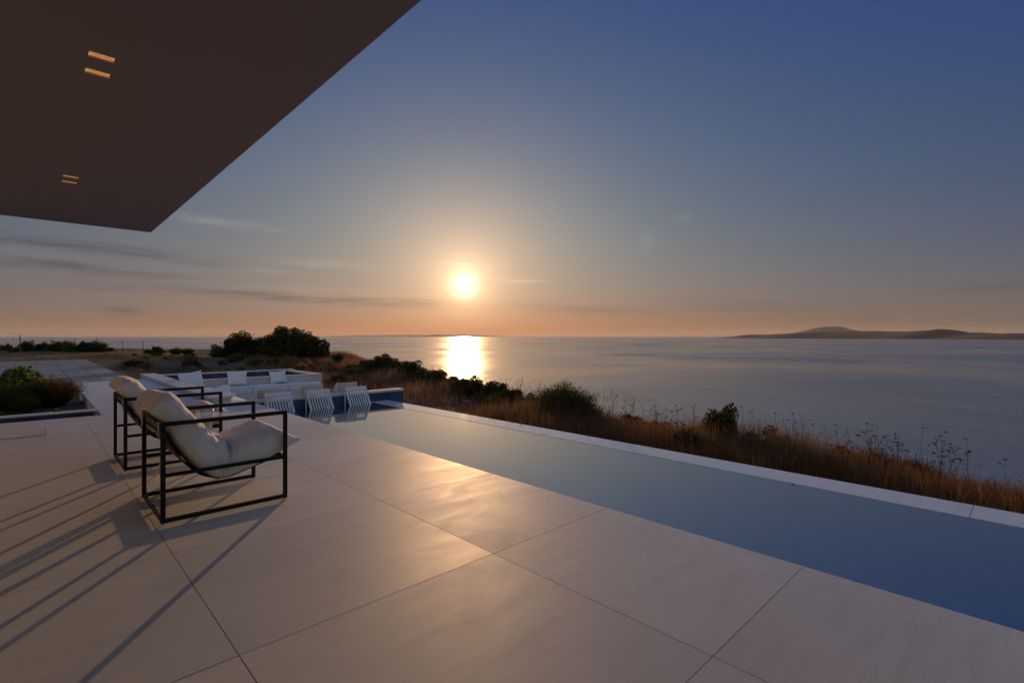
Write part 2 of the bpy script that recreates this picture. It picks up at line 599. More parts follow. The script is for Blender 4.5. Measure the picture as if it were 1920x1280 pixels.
# ================================================================== terrain
CREST = [(7.6, -40), (7.9, -6), (7.75, 0.1), (7.65, 2.2), (7.8, 6.1), (9.3, 11.5), (12.2, 22.5), (16.0, 34.3), (15.0, 52.0), (2.0, 76.0), (-60, 120), (-160, 150)]


def crest_sd(x, y):
    """signed distance to the cliff edge, + on the sea side"""
    best = None
    for (x0, y0), (x1, y1) in zip(CREST[:-1], CREST[1:]):
        dx, dy = x1 - x0, y1 - y0
        L2 = dx * dx + dy * dy
        t = np.clip(((x - x0) * dx + (y - y0) * dy) / L2, 0, 1)
        ex, ey = x - (x0 + t * dx), y - (y0 + t * dy)
        d2 = ex * ex + ey * ey
        side = np.sign(dx * (y - y0) - dy * (x - x0))
        s = -side * np.sqrt(d2)
        if best is None: best = (d2, s)
        else:
            k = d2 < best[0]
            best = (np.where(k, d2, best[0]), np.where(k, s, best[1]))
    return best[1]


def vnoise(x, y, sc, seed=0):
    """value noise on numpy arrays"""
    x = x * sc + 1000.0 + seed * 17.3; y = y * sc + 1000.0 + seed * 31.7
    xi, yi = np.floor(x), np.floor(y); fx, fy = x - xi, y - yi
    fx = fx * fx * (3 - 2 * fx); fy = fy * fy * (3 - 2 * fy)
    hsh = lambda a, b: np.modf(np.abs(np.sin(a * 127.1 + b * 311.7 + seed * 3.1) * 43758.5453))[0]
    return (hsh(xi, yi) * (1 - fx) + hsh(xi + 1, yi) * fx) * (1 - fy) + (hsh(xi, yi + 1) * (1 - fx) + hsh(xi + 1, yi + 1) * fx) * fy


def ground_z(x, y):
    x = np.asarray(x, float); y = np.asarray(y, float)
    s = crest_sd(x, y)
    sea_side = np.clip((x - 2.0) / 6.0, 0, 1)
    near = np.interp(y, [-20, 2, 6, 11, 20, 34, 60], [-.80, -.78, -.72, -.60, -.38, -.18, -.12])
    z = near * sea_side + (-.14) * (1 - sea_side)
    z = z + (vnoise(x, y, .22, 1) - .5) * .22 + (vnoise(x, y, .8, 2) - .5) * .10 + (vnoise(x, y, 2.6, 3) - .5) * .04
    fall = np.maximum(0, s)
    z = z - fall * fall / (fall + 2.5) * (.75 + .3 * vnoise(x, y, .05, 4))
    return np.maximum(z, -47.0)


def build_ground():
    def axis(lo, hi, c0, c1, fine):
        a = list(np.arange(c0, c1, fine)); s = fine; p = c1
        while p < hi: a.append(p); s *= 1.12; p += s
        s = fine; p = c0
        while p > lo: s *= 1.12; p -= s; a.insert(0, p)
        return np.array(a)
    xs = axis(-220, 160, -4, 20, .25); ys = axis(-160, 260, -4, 44, .25)
    X, Y = np.meshgrid(xs, ys, indexing='ij')
    Z = ground_z(X, Y)
    def dig(x0, x1, y0, y1, z):
        k = (X > x0) & (X < x1) & (Y > y0) & (Y < y1)
        Z[k] = np.minimum(Z[k], z)
    dig(-14, 5.45, -14, 9.9, -2.3)
    dig(2.2, 6.2, 9.6, 17.6, -1.3)
    dig(-9.5, 2.5, 9.4, 17.0, -.9)
    dig(-9.5, 2.0, 16.8, 33.1, -.4)
    V = np.stack([X, Y, Z], -1).reshape(-1, 3)
    nx, ny = len(xs), len(ys)
    I = np.arange(nx * ny).reshape(nx, ny)
    F = np.stack([I[:-1, :-1], I[1:, :-1], I[1:, 1:], I[:-1, 1:]], -1).reshape(-1, 4)
    me = np_mesh('ground', V, F)
    me.polygons.foreach_set('use_smooth', [True] * len(me.polygons))
    struct(obj('ground', me, M['soil']))


build_ground()

# sea
def build_sea():
    v = [(0, 0, -45.0)]; f = []
    radii = [60, 150, 400, 1000, 2500, 6000, 14000, 30000, 60000]; n = 96
    for r in radii:
        for j in range(n):
            a = 2 * math.pi * j / n; v.append((r * math.cos(a), r * math.sin(a), -45.0))
    for j in range(n): f.append((0, 1 + j, 1 + (j + 1) % n))
    for k in range(len(radii) - 1):
        for j in range(n):
            a = 1 + k * n + j; b = 1 + k * n + (j + 1) % n
            f.append((a, a + n, b + n, b))
    me = bpy.data.meshes.new('sea'); me.from_pydata(v, [], f)
    struct(obj('sea', me, M['sea']))


build_sea()


def island(name, prof, width, seed, mat):
    """prof: (bearing u, distance, height above the sea)"""
    P = spline([(at(u, d).x, at(u, d).y, h) for u, d, h in prof], 160)
    nw = 22; V = []; n = len(P)
    for i in range(n):
        t = P[min(i + 1, n - 1)][:2] - P[max(i - 1, 0)][:2]; t = t / np.linalg.norm(t); nn = np.array([-t[1], t[0]])
        for j in range(nw):
            q = -1 + 2 * j / (nw - 1)
            xy = P[i][:2] + nn * q * width
            hgt = max(0, P[i][2]) * (1 - abs(q) ** 1.5)
            k = mnoise.fractal(Vector((xy[0] / 900, xy[1] / 900, seed)), 1.0, 2.0, 5)
            hgt = hgt * (1 + .16 * k) - 2 * abs(q)
            V.append((xy[0], xy[1], -45 + hgt))
    I = np.arange(n * nw).reshape(n, nw)
    F = np.stack([I[:-1, :-1], I[1:, :-1], I[1:, 1:], I[:-1, 1:]], -1).reshape(-1, 4)
    me = np_mesh(name, np.array(V), F)
    me.polygons.foreach_set('use_smooth', [True] * len(me.polygons))
    return struct(obj(name, me, mat))


island('headland', [(1366, 12500, 0), (1400, 12000, 75), (1450, 11400, 92), (1500, 10800, 125), (1560, 10200, 142), (1610, 9700, 150), (1680, 9000, 140),
                    (1735, 8400, 150), (1762, 8200, 165), (1790, 8000, 130), (1812, 7800, 92), (1850, 7500, 92), (1880, 7200, 80), (1930, 6900, 85), (2050, 6300, 70), (2200, 5800, 60)], 650, 3.0, M['island'])
island('far_mountain', [(1420, 24000, 0), (1480, 24000, 180), (1520, 23500, 360), (1548, 23000, 455), (1572, 23000, 440), (1605, 23000, 270), (1650, 23000, 170), (1720, 23000, 120), (1800, 22000, 60)], 2200, 8.0, M['island'])
island('far_coast', [(600, 40000, 0), (660, 39000, 95), (760, 38000, 130), (850, 38000, 150), (900, 38000, 110), (960, 39000, 0)], 2500, 5.0, M['island'])

# ================================================================== terrace
BL = [-3.178, -1.935, -.692, .551, 1.794, 2.830]
AL = [.815 + 1.2 * k for k in range(-4, 8)] + [9.56]
GAP = .0035


def pave(parent, bl, al, mat, top, thick=.03, gap=GAP, name='tile', tilt=.015, skip=None, off=None, bev=.0009):
    cache = {}
    for j in range(len(bl) - 1):
        for i in range(len(al) - 1):
            if skip and skip(i, j): continue
            w = round(bl[j + 1] - bl[j] - gap, 4); l = round(al[i + 1] - al[i] - gap, 4)
            if (w, l) not in cache:
                cache[(w, l)] = MB().box(-w / 2, w / 2, -l / 2, l / 2, -thick, 0).mesh(name, bev)
                cache[(w, l)].materials.append(mat)
            o = obj(name, cache[(w, l)], mat, parent, ((bl[j] + bl[j + 1]) / 2, (al[i] + al[i + 1]) / 2, top + random.uniform(-.0003, .0003)))
            o.rotation_euler = (math.radians(random.uniform(-tilt, tilt)), math.radians(random.uniform(-tilt, tilt)), 0)


t = MB().box(-6.0, 2.80, -6.0, 9.54, -.45, -.004)
terrace = struct(obj('terrace', t, M['joint']))
HATCH = (6, 2)
pave(terrace, BL, AL, M['deck'], 0.0, bev=0)

# inset access lid in the paving
lid = thing('floor_hatch', 'flush rectangular access lid set into the limestone paving near the planter rill', 'hatch', (-.53, 8.40, .001))
obj('lid', MB().box(-.66, .66, -.33, .33, 0, .004).mesh('lid', .001), M['deck'], lid)
fr = MB()
for q in ((-.668, .668, -.338, -.332), (-.668, .668, .332, .338), (-.668, -.662, -.332, .332), (.662, .668, -.332, .332)):
    fr.box(q[0], q[1], q[2], q[3], 0, .0016)
obj('frame', fr, M['joint'], lid)

# ------------------------------------------------------------------ pool
WZ = -.213
PX0, PX1, PY0, PY1 = 2.83, 5.15, -3.0, 9.66
PB = -1.42
shell = MB()
shell.box(PX0 - .03, PX1 + .39, PY0 - .2, PY1 + .05, PB - .25, PB - .014)          # floor slab
shell.box(PX0 - .24, PX0 - .012, PY0 - .2, PY1, PB - .014, -.46)                    # house side wall
shell.box(PX1 + .012, PX1 + .38, PY0 - .2, PY1, PB - .014, WZ - .028)               # infinity wall core
shell.box(PX0 - .012, PX1 + .012, PY0 - .2, PY0 - .012, PB - .014, -.04)            # far short wall
pool = struct(obj('pool', shell, M['grout']))
ncol, nrow = 8, 42
tw = (PX1 - PX0) / ncol; tl = (PY1 - PY0) / nrow
tm = MB().box(-tw / 2 + .002, tw / 2 - .002, -tl / 2 + .002, tl / 2 - .002, -.013, 0).mesh('floor_tile', .001); tm.materials.append(M['poolblue'])
rest = MB()
for i in range(nrow):
    for j in range(ncol):
        c = (PX0 + (j + .5) * tw, PY0 + (i + .5) * tl, PB + random.uniform(0, .002))
        if i < 37: obj('floor_tile', tm, None, pool, c)
        else: rest.box(c[0] - tw / 2 + .002, c[0] + tw / 2 - .002, c[1] - tl / 2 + .002, c[1] + tl / 2 - .002, PB - .013, c[2])
stuff(obj('floor_tiling', rest, M['poolblue'], pool))
th = (WZ - .03 - PB) / 4
wm = MB().box(0, .011, -tl / 2 + .002, tl / 2 - .002, -th / 2 + .002, th / 2 - .002).mesh('wall_tile', .001); wm.materials.append(M['poolblue'])
for i in range(nrow):
    for k in range(4):
        z = PB + (k + .5) * th
        obj('wall_tile', wm, None, pool, (PX1, PY0 + (i + .5) * tl, z))
rest2 = MB()
for i in range(nrow):
    for k in range(4):
        y = PY0 + (i + .5) * tl; z = PB + (k + .5) * th
        rest2.box(PX0 - .012, PX0 - .001, y - tl / 2 + .002, y + tl / 2 - .002, z - th / 2 + .002, z + th / 2 - .002)
stuff(obj('wall_tiling', rest2, M['poolblue'], pool))
# pale overflow lip, long stones
ls = [PY0 - .2, -1.6, .35, 2.3, 4.25, 6.2, 8.15, PY1 - .004]
for y0, y1 in zip(ls[:-1], ls[1:]):
    obj('lip_stone', MB().box(PX1, PX1 + .40, y0 + .002, y1 - .002, WZ - .026, WZ + .0035).mesh('lip_stone', .0015), M['lip'], pool)
v = [(PX0 - .01, PY0 - .01, WZ), (PX1 - .0005, PY0 - .01, WZ), (PX1 - .0005, PY1, WZ), (PX0 - .01, PY1, WZ)]
wme = bpy.data.meshes.new('pool_water'); wme.from_pydata(v, [], [(0, 1, 2, 3)])
struct(obj('pool_water', wme, M['water']))

# end wall of the pool, blue tiled towards the water, pale coping
EY0, EY1 = 9.675, 9.90
ew = thing('pool_end_wall', 'low navy tiled wall with pale coping closing the end of the pool', 'wall', (0, 0, 0))
obj('core', MB().box(2.86, 5.93, EY0, EY1, -1.5, -.038), M['grout'], ew)
x = 2.86
etw = 3.07 / 10
em = MB().box(-etw / 2 + .0015, etw / 2 - .0015, -.012, 0, -.118, .118).mesh('wall_tile', .001); em.materials.append(M['bluetile'])
for i in range(10):
    for z in (-.158, -.40):
        obj('wall_tile', em, None, ew, (x + (i + .5) * etw, EY0, z))
obj('end_tile', MB().box(5.931, 5.942, EY0, EY1, -.9, -.04).mesh('end_tile', .001), M['bluetile'], ew)
cx = [2.26, 3.5, 4.75, 5.96]
for a, b in zip(cx[:-1], cx[1:]):
    obj('coping', MB().box(a + .0015, b - .0015, EY0 - .018, EY1 + .02, -.036, .008).mesh('coping', .003), M['paleslab'], ew)

# ------------------------------------------------------------------ rill, planter, path
ri = struct(obj('rill', MB().box(-9, .73, 9.545, 10.22, -.5, -.42), M['grout']))
rw = .30
rm = MB().box(-rw / 2 + .002, rw / 2 - .002, -.012, 0, -.16, 0).mesh('rill_tile', .001); rm.materials.append(M['bluetile'])
for i in range(20):
    for z in (-.017, -.181):
        obj('rill_tile', rm, None, ri, (.715 - (i + .5) * rw, 10.22, z))
obj('end_tile', MB().box(.718, .73, 9.56, 10.205, -.41, -.04), M['bluetile'], ri)
rz = MB().box(-9, .716, 9.56, 10.207, -.42, -.33)
rwat = bpy.data.meshes.new('rill_water'); rwat.from_pydata([(-9, 9.55, -.30), (.716, 9.55, -.30), (.716, 10.206, -.30), (-9, 10.206, -.30)], [], [(0, 1, 2, 3)])
struct(obj('rill_water', rwat, M['water']))
pw = thing('planter_kerb', 'long pale stone kerb between the blue rill and the planted bed', 'kerb', (0, 0, 0))
obj('core', MB().box(-9, .745, 10.223, 10.42, -.6, -.016), M['plaster'], pw)
for a in range(8):
    obj('kerb_stone', MB().box(.76 - (a + 1) * 1.2 + .002, .76 - a * 1.2, 10.205, 10.44, -.014, .004).mesh('kerb_stone', .002), M['paleslab'], pw)
bedv, bedf = [], []
n_b = 50
for i in range(n_b + 1):
    for j in range(n_b + 1):
        xx = -9 + 9.78 * i / n_b; yy = 10.42 + 6.4 * j / n_b
        bedv.append((xx, yy, -.20 + .10 * mnoise.noise(Vector((xx * 1.5, yy * 1.5, 0)))))
for i in range(n_b):
    for j in range(n_b):
        a = i * (n_b + 1) + j; bedf.append((a, a + n_b + 1, a + n_b + 2, a + 1))
bme = bpy.data.meshes.new('planting_bed'); bme.from_pydata(bedv, [], bedf)
struct(obj('planting_bed', bme, M['soil']))

pth = struct(obj('path', MB().box(.78, 2.245, 9.545, 16.78, -.5, -.032), M['plaster']))
pave(pth, [.765, 2.25], [9.575] + [9.575 + 1.44 * k for k in range(1, 6)], M['paleslab'], -.002, gap=.0025, name='slab')

dv = struct(obj('driveway', MB().box(-9.0, 2.0, 16.80, 33.2, -.35, -.012), M['djoint']))
pave(dv, [2.0 - .61 * k for k in range(17, -1, -1)], [16.82 + .51 * k for k in range(18)], M['paver'], 0.0, thick=.045, gap=.014, name='paver', tilt=.3, bev=.003)
far = MB()
for i in range(14):
    for j in range(17):
        x0 = 2.0 - .61 * (j + 1); y0 = 16.82 + .51 * 17 + .51 * i; z = random.uniform(-.002, .002)
        far.box(x0 + .007, x0 + .603, y0 + .007, y0 + .503, -.03, z)
stuff(obj('paving', far, M['paver'], dv))

# ------------------------------------------------------------------ sunken lounge
pit = thing('sunken_lounge', 'white sunken seating pit with low walls beside the pool end', 'seating pit', (0, 0, 0))
obj('floor', MB().box(2.6, 6.1, 9.90, 14.95, -.75, -.62), M['pitwhite'], pit)
obj('side_wall', MB().box(2.29, 2.58, 9.905, 17.7, -.9, .055), M['pitwhite'], pit)
for a, b in zip([9.93 + 1.55 * k for k in range(6)][:-1], [9.93 + 1.55 * k for k in range(6)][1:]):
    obj('coping', MB().box(2.26, 2.61, a + .0015, b - .0015, .057, .095).mesh('coping', .003), M['paleslab'], pit)
obj('bench_base', MB().box(3.32, 6.08, 14.26, 14.93, -.618, -.33), M['pitwhite'], pit)
obj('bench_base', MB().box(2.60, 3.30, 11.1, 14.93, -.618, -.33), M['pitwhite'], pit)
obj('step', MB().box(2.62, 3.5, 9.93, 10.28, -.618, -.2).mesh('step', .004), M['paleslab'], pit)
obj('step', MB().box(2.62, 3.5, 10.283, 10.6, -.618, -.4).mesh('step', .004), M['paleslab'], pit)
obj('back_wall', MB().box(2.61, 6.38, 14.955, 15.12, -.9, .0), M['pitwhite'], pit)
obj('coping', MB().box(2.612, 6.40, 14.94, 15.14, .002, .032).mesh('coping', .003), M['paleslab'], pit)

pp = thing('raised_plunge_pool', 'navy tiled raised trough with white rim behind the sunken bench', 'plunge pool', (0, 0, 0))
obj('wall', MB().box(2.62, 6.38, 17.25, 17.42, -.9, .03), M['pitwhite'], pp)
obj('wall', MB().box(6.16, 6.38, 15.145, 17.248, -.9, -.002), M['pitwhite'], pp)
obj('floor', MB().box(2.62, 6.155, 15.13, 17.245, -.7, -.6), M['bluetile'], pp)
ppw = 3.52 / 11
pm = MB().box(-ppw / 2 + .0015, ppw / 2 - .0015, -.012, 0, -.15, .15).mesh('wall_tile', .001); pm.materials.append(M['bluetile'])
for i in range(11):
    for z in (-.122, -.426):
        obj('wall_tile', pm, None, pp, (2.63 + (i + .5) * ppw, 17.248, z))
for i in range(6):
    obj('wall_tile', MB().box(6.146, 6.158, 15.15 + i * .345, 15.15 + (i + 1) * .345 - .004, -.55, -.01).mesh('wall_tile', .001), M['bluetile'], pp)
for a in range(4):
    obj('rim', MB().box(2.62 + a * .945 + .0015, 2.62 + (a + 1) * .945 - .0015, 17.235, 17.45, .032, .062).mesh('rim', .003), M['paleslab'], pp)
obj('rim', MB().box(6.14, 6.41, 15.145, 17.23, .0, .030).mesh('rim', .003), M['paleslab'], pp)


def pad(name, w, l, h, puff, mat, seed, n=14):
    """a soft box cushion with crowned faces"""
    bm = bmesh.new()
    bmesh.ops.create_cube(bm, size=2.0)
    bmesh.ops.subdivide_edges(bm, edges=list(bm.edges), cuts=n, use_grid_fill=True)
    for vv in bm.verts:
        x, y, z = vv.co
        e = max(abs(x), abs(y))
        k = 1 - .10 * (abs(z) > .99) * (e ** 8)
        cr = (1 - x ** 4) * (1 - y ** 4)
        zz = z * h / 2 + (z > .9) * puff * cr
        r = 1 - .012 * abs(z) ** 6
        nn = mnoise.noise(Vector((x * w * 4, y * l * 4, seed)))
        vv.co = (x * w / 2 * r, y * l / 2 * r, zz + .006 * nn * (z > 0))
    me = bpy.data.meshes.new(name); bm.to_mesh(me); bm.free()
    me.polygons.foreach_set('use_smooth', [True] * len(me.polygons))
    return me


def throw_pillow_mesh(s, w, d, seed, n=26):
    V = []; F = []
    for side in (1, -1):
        for i in range(n + 1):
            for j in range(n + 1):
                u = -1 + 2 * i / n; v = -1 + 2 * j / n
                th_ = d * ((1 - u ** 4) ** .5 * (1 - v ** 4) ** .5)
                pinch = 1 - .09 * (1 - abs(v)) * abs(u) ** 3 if True else 1
                px = u * s / 2 * (1 - .10 * (1 - v * v) * abs(u) ** 4)
                pz = v * w / 2 * (1 - .12 * (1 - u * u) * abs(v) ** 4)
                nn = mnoise.noise(Vector((px * 7, pz * 7, seed + side)))
                V.append((px, side * (th_ * (1 + .25 * nn) + .004), pz))
    q = (n + 1) ** 2
    for side in (0, 1):
        for i in range(n):
            for j in range(n):
                a = side * q + i * (n + 1) + j
                F.append((a, a + n + 1, a + n + 2, a + 1) if side else (a, a + 1, a + n + 2, a + n + 1))
    rim = [i * (n + 1) for i in range(n + 1)] + [n * (n + 1) + j for j in range(1, n + 1)] + [i * (n + 1) + n for i in range(n - 1, -1, -1)] + [j for j in range(n - 1, 0, -1)]
    for a, b in zip(rim, rim[1:] + rim[:1]): F.append((a, b, b + q, a + q))
    mb = MB(); mb.v = V; mb.f = F
    return mb.mesh('throw_pillow', smooth=True)


for i, (x0, x1, lab) in enumerate([(3.31, 4.22, 'pale grey seat pad of the sunken bench next to the corner'),
                                   (4.23, 5.15, 'pale grey seat pad in the middle of the long sunken bench'),
                                   (5.16, 6.07, 'pale grey seat pad at the open end of the long sunken bench')]):
    o = obj('seat_pad', pad('seat_pad', x1 - x0, .66, .15, .02, M['seatpad'], i), M['seatpad'], None, ((x0 + x1) / 2, 14.59, -.252))
    tag(o, lab, 'seat pad', 'seat pads of the sunken bench')
for i, (y0, y1, lab) in enumerate([(11.12, 12.99, 'pale grey seat pad on the short bench arm near the steps'), (13.0, 14.92, 'pale grey seat pad filling the bench corner')]):
    o = obj('seat_pad', pad('seat_pad', .68, y1 - y0, .15, .02, M['seatpad'], 5 + i), M['seatpad'], None, (2.95, (y0 + y1) / 2, -.252))
    tag(o, lab, 'seat pad', 'seat pads of the sunken bench')
for i, (x, s, w, lab) in enumerate([(4.00, .50, .40, 'bluish white throw pillow leaning in the middle of the sunken bench'),
                                    (5.05, .46, .36, 'bluish white throw pillow leaning towards the open bench end')]):
    o = obj('throw_pillow', throw_pillow_mesh(s, w, .075, i), M['pillow'], None, (x, 14.80, -.175 + w / 2 * .97 + .012), (math.radians(-18), math.radians([2, -3][i]), 0))
    tag(o, lab, 'pillow', 'throw pillows in the sunken lounge')
o = obj('throw_pillow', throw_pillow_mesh(.58, .46, .08, 9), M['pillow'], None, (2.93, 14.72, -.175 + .225), (math.radians(-20), math.radians(-4), math.radians(18)))
tag(o, 'large white throw pillow propped in the corner of the sunken bench', 'pillow', 'throw pillows in the sunken lounge')
# rumpled towel on the short arm
V = []; F = []; n = 30
for i in range(n + 1):
    for j in range(n + 1):
        x = -.32 + .64 * i / n; y = -.55 + 1.1 * j / n
        z = .05 + .07 * mnoise.fractal(Vector((x * 5, y * 4, 2.0)), 1, 2, 3) + .12 * math.exp(-((y - .15) / .2) ** 2)
        V.append((x, y, max(z, .006)))
for i in range(n):
    for j in range(n):
        a = i * (n + 1) + j; F.append((a, a + n + 1, a + n + 2, a + 1))
mb = MB(); mb.v = V; mb.f = F
o = obj('towel', mb.mesh('towel', smooth=True), M['pillow'], None, (2.93, 12.6, -.165))
sol = o.modifiers.new('thick', 'SOLIDIFY'); sol.thickness = .012; sol.offset = 1
tag(o, 'rumpled white towel thrown over the short arm of the sunken bench', 'towel')

# ------------------------------------------------------------------ slatted loungers, back to back across the end wall
PROF_L = [(0.0, .345), (.05, .28), (.13, .15), (.235, 0.0), (.30, -.075), (.40, -.105), (.55, -.085), (.75, -.06), (1.0, -.09)]


def make_lounger():
    root = thing('slatted_lounger', 'x', 'lounger', (0, 0, 0))
    P = spline(PROF_L, 40)
    w = .44; ns = 9
    for i in range(ns):
        x = -w / 2 + .022 + (w - .044) * i / (ns - 1)
        mb = MB(); k = 0
        for (yy, zz) in P[4:]:
            for dx in (-.0135, .0135):
                for dz in (0, -.006): mb.v.append((x + dx, yy, zz + dz))
        m_ = len(P) - 4
        for q in range(m_ - 1):
            a = q * 4; b = a + 4
            mb.f += [(a, a + 2, b + 2, b), (a + 1, b + 1, b + 3, a + 3), (a, b, b + 1, a + 1), (a + 2, a + 3, b + 3, b + 2)]
        mb.f += [(0, 1, 3, 2), ((m_ - 1) * 4, (m_ - 1) * 4 + 2, (m_ - 1) * 4 + 3, (m_ - 1) * 4 + 1)]
        obj('slat', mb, M['whitemetal'], root)
    for s in (-1, 1):
        obj('side_rail', MB().tube([(s * w / 2, yy, zz) for yy, zz in P[::2]], .013, 6).mesh('side_rail', smooth=True), M['whitemetal'], root)
        obj('leg', MB().tube([(s * w / 2, .012, .325), (s * w / 2, .0, -.62)], .012, 6).mesh('leg', smooth=True), M['whitemetal'], root)
        obj('leg', MB().tube([(s * w / 2, .93, -.08), (s * w / 2, .95, -.62)], .012, 6).mesh('leg', smooth=True), M['whitemetal'], root)
    hb = MB()
    for (yy, zz) in P[:6]:
        for dx in (-w / 2, w / 2):
            for dn in (.004, -.004): hb.v.append((dx, yy + dn, zz + dn * .6))
    for q in range(5):
        a = q * 4; b = a + 4
        hb.f += [(a, a + 2, b + 2, b), (a + 1, b + 1, b + 3, a + 3), (a, b, b + 1, a + 1), (a + 2, a + 3, b + 3, b + 2)]
    hb.f += [(0, 1, 3, 2), (20, 22, 23, 21)]
    obj('headband', hb, M['whitemetal'], root)
    return root


def solid_back(root):
    P = spline(PROF_L, 40)[:26]; w = .42; mb = MB()
    for (yy, zz) in P:
        for dx in (-w / 2, w / 2):
            for dn in (0, .005): mb.v.append((dx, yy + .006 + dn, zz + dn * .6))
    for q in range(len(P) - 1):
        a = q * 4; b = a + 4
        mb.f += [(a, a + 2, b + 2, b), (a + 1, b + 1, b + 3, a + 3), (a, b, b + 1, a + 1), (a + 2, a + 3, b + 3, b + 2)]
    k = 4 * len(P)
    mb.f += [(0, 1, 3, 2), (k - 4, k - 2, k - 1, k - 3)]
    obj('backrest_cover', mb.mesh('backrest_cover', smooth=True), M['pillow'], root)


lp = make_lounger()
nm = ['nearest the terrace', 'in the middle of the row', 'farthest out towards the sea']
for i, x in enumerate((3.26, 4.00, 4.78)):
    a = lp if i == 0 else copy_tree(lp)
    a.location = (x, 9.60, -.208); a.rotation_euler = (0, 0, math.pi)
    tag(a, 'white slatted lounger standing in the pool water, ' + nm[i], 'lounger', 'slatted loungers standing in the pool')
for i, x in enumerate((3.25, 4.05, 4.78)):
    a = copy_tree(lp)
    a.location = (x, 9.99, -.155 if i else -.18); a.rotation_euler = (0, 0, 0)
    tag(a, 'white lounger in the sunken pit behind the tiled wall, ' + nm[i], 'lounger', 'loungers in the sunken pit')
    solid_back(a)

# ------------------------------------------------------------------ black framed lounge chairs
CW, CD, CH = .735, .755, .63
TB = .026
CUSH_TOP = [(-.045, .735), (.02, .775), (.10, .745), (.20, .625), (.31, .485), (.395, .405), (.46, .405), (.56, .452), (.68, .472), (.78, .455), (.865, .405)]
CUSH_BOT = [(-.040, .665), (.01, .640), (.055, .545), (.12, .415), (.21, .285), (.31, .205), (.40, .190), (.53, .222), (.68, .282), (.79, .335), (.872, .385)]
SLING = [(.022, .555), (.05, .510), (.105, .405), (.20, .272), (.31, .215), (.40, .205), (.53, .240), (.66, .275), (.742, .290)]


def chair_parts(root):
    def bar(name, x0, x1, y0, y1, z0, z1):
        return obj(name, MB().box(x0, x1, y0, y1, z0, z1).mesh(name, .0035, 2), M['black'], root)
    h = TB
    for y in (0, CW - h):
        for x in (0, CD - h):
            lgx = bar('leg', x, x + h, y, y + h, .008 + h, CH - h)
            g = obj('glide', MB().lathe([(0, .0), (.011, .0), (.011, .0085), (0, .0085)], 12, x + h / 2, y + h / 2).mesh('glide', smooth=False), M['tab'], lgx)
        bar('armrest', 0, CD, y, y + h, CH - h, CH)
        bar('bottom_rail', 0, CD, y, y + h, .008, .008 + h)
        bar('middle_rail', h, CD - h, y + .002, y + h - .002, .288, .288 + h - .003)
    bar('rear_bottom_rail', .002, h - .002, h, CW - h, .009, .009 + h - .003)
    bar('rear_top_rail', .002, h - .002, h, CW - h, CH - h + .001, CH - .002)
    bar('front_rail', CD - h + .002, CD - .002, h, CW - h, .289, .289 + h - .004)
    bar('rear_sling_rail', .018, .034, h, CW - h, .535, .551)
    # sling
    P = spline(SLING, 34); mb = MB(); y0, y1 = .085, CW - .085
    for (x, z) in P:
        for y in (y0, y1):
            for dz in (0, .005): mb.v.append((x, y, z + dz))
    for q in range(len(P) - 1):
        a = q * 4; b = a + 4
        mb.f += [(a, a + 2, b + 2, b), (a + 1, b + 1, b + 3, a + 3), (a, b, b + 1, a + 1), (a + 2, a + 3, b + 3, b + 2)]
    mb.f += [(0, 1, 3, 2), (4 * len(P) - 4, 4 * len(P) - 2, 4 * len(P) - 1, 4 * len(P) - 3)]
    obj('sling', mb.mesh('sling', smooth=True), M['sling'], root)
    for i in range(6):
        y = .115 + (CW - .23) * i / 5
        s = MB()
        for (xa, za) in ((-.003, CH - .004), (-.004, CH - .03), (.014, .548), (.030, .530)):
            for dy in (-.022, .022):
                for dx in (0, .004): s.v.append((xa + dx, y + dy, za))
        for q in range(3):
            a = q * 4; b = a + 4
            s.f += [(a, a + 2, b + 2, b), (a + 1, b + 1, b + 3, a + 3), (a, b, b + 1, a + 1), (a + 2, a + 3, b + 3, b + 2)]
        s.f += [(0, 1, 3, 2), (12, 14, 15, 13)]
        obj('webbing_strap', s, M['sling'], root)
    for y in (.029, CW - .029 - .042):
        obj('corner_tab', MB().box(-.006, -.002, y, y + .042, CH - .095, CH - .002).mesh('corner_tab', .001), M['tab'], root)


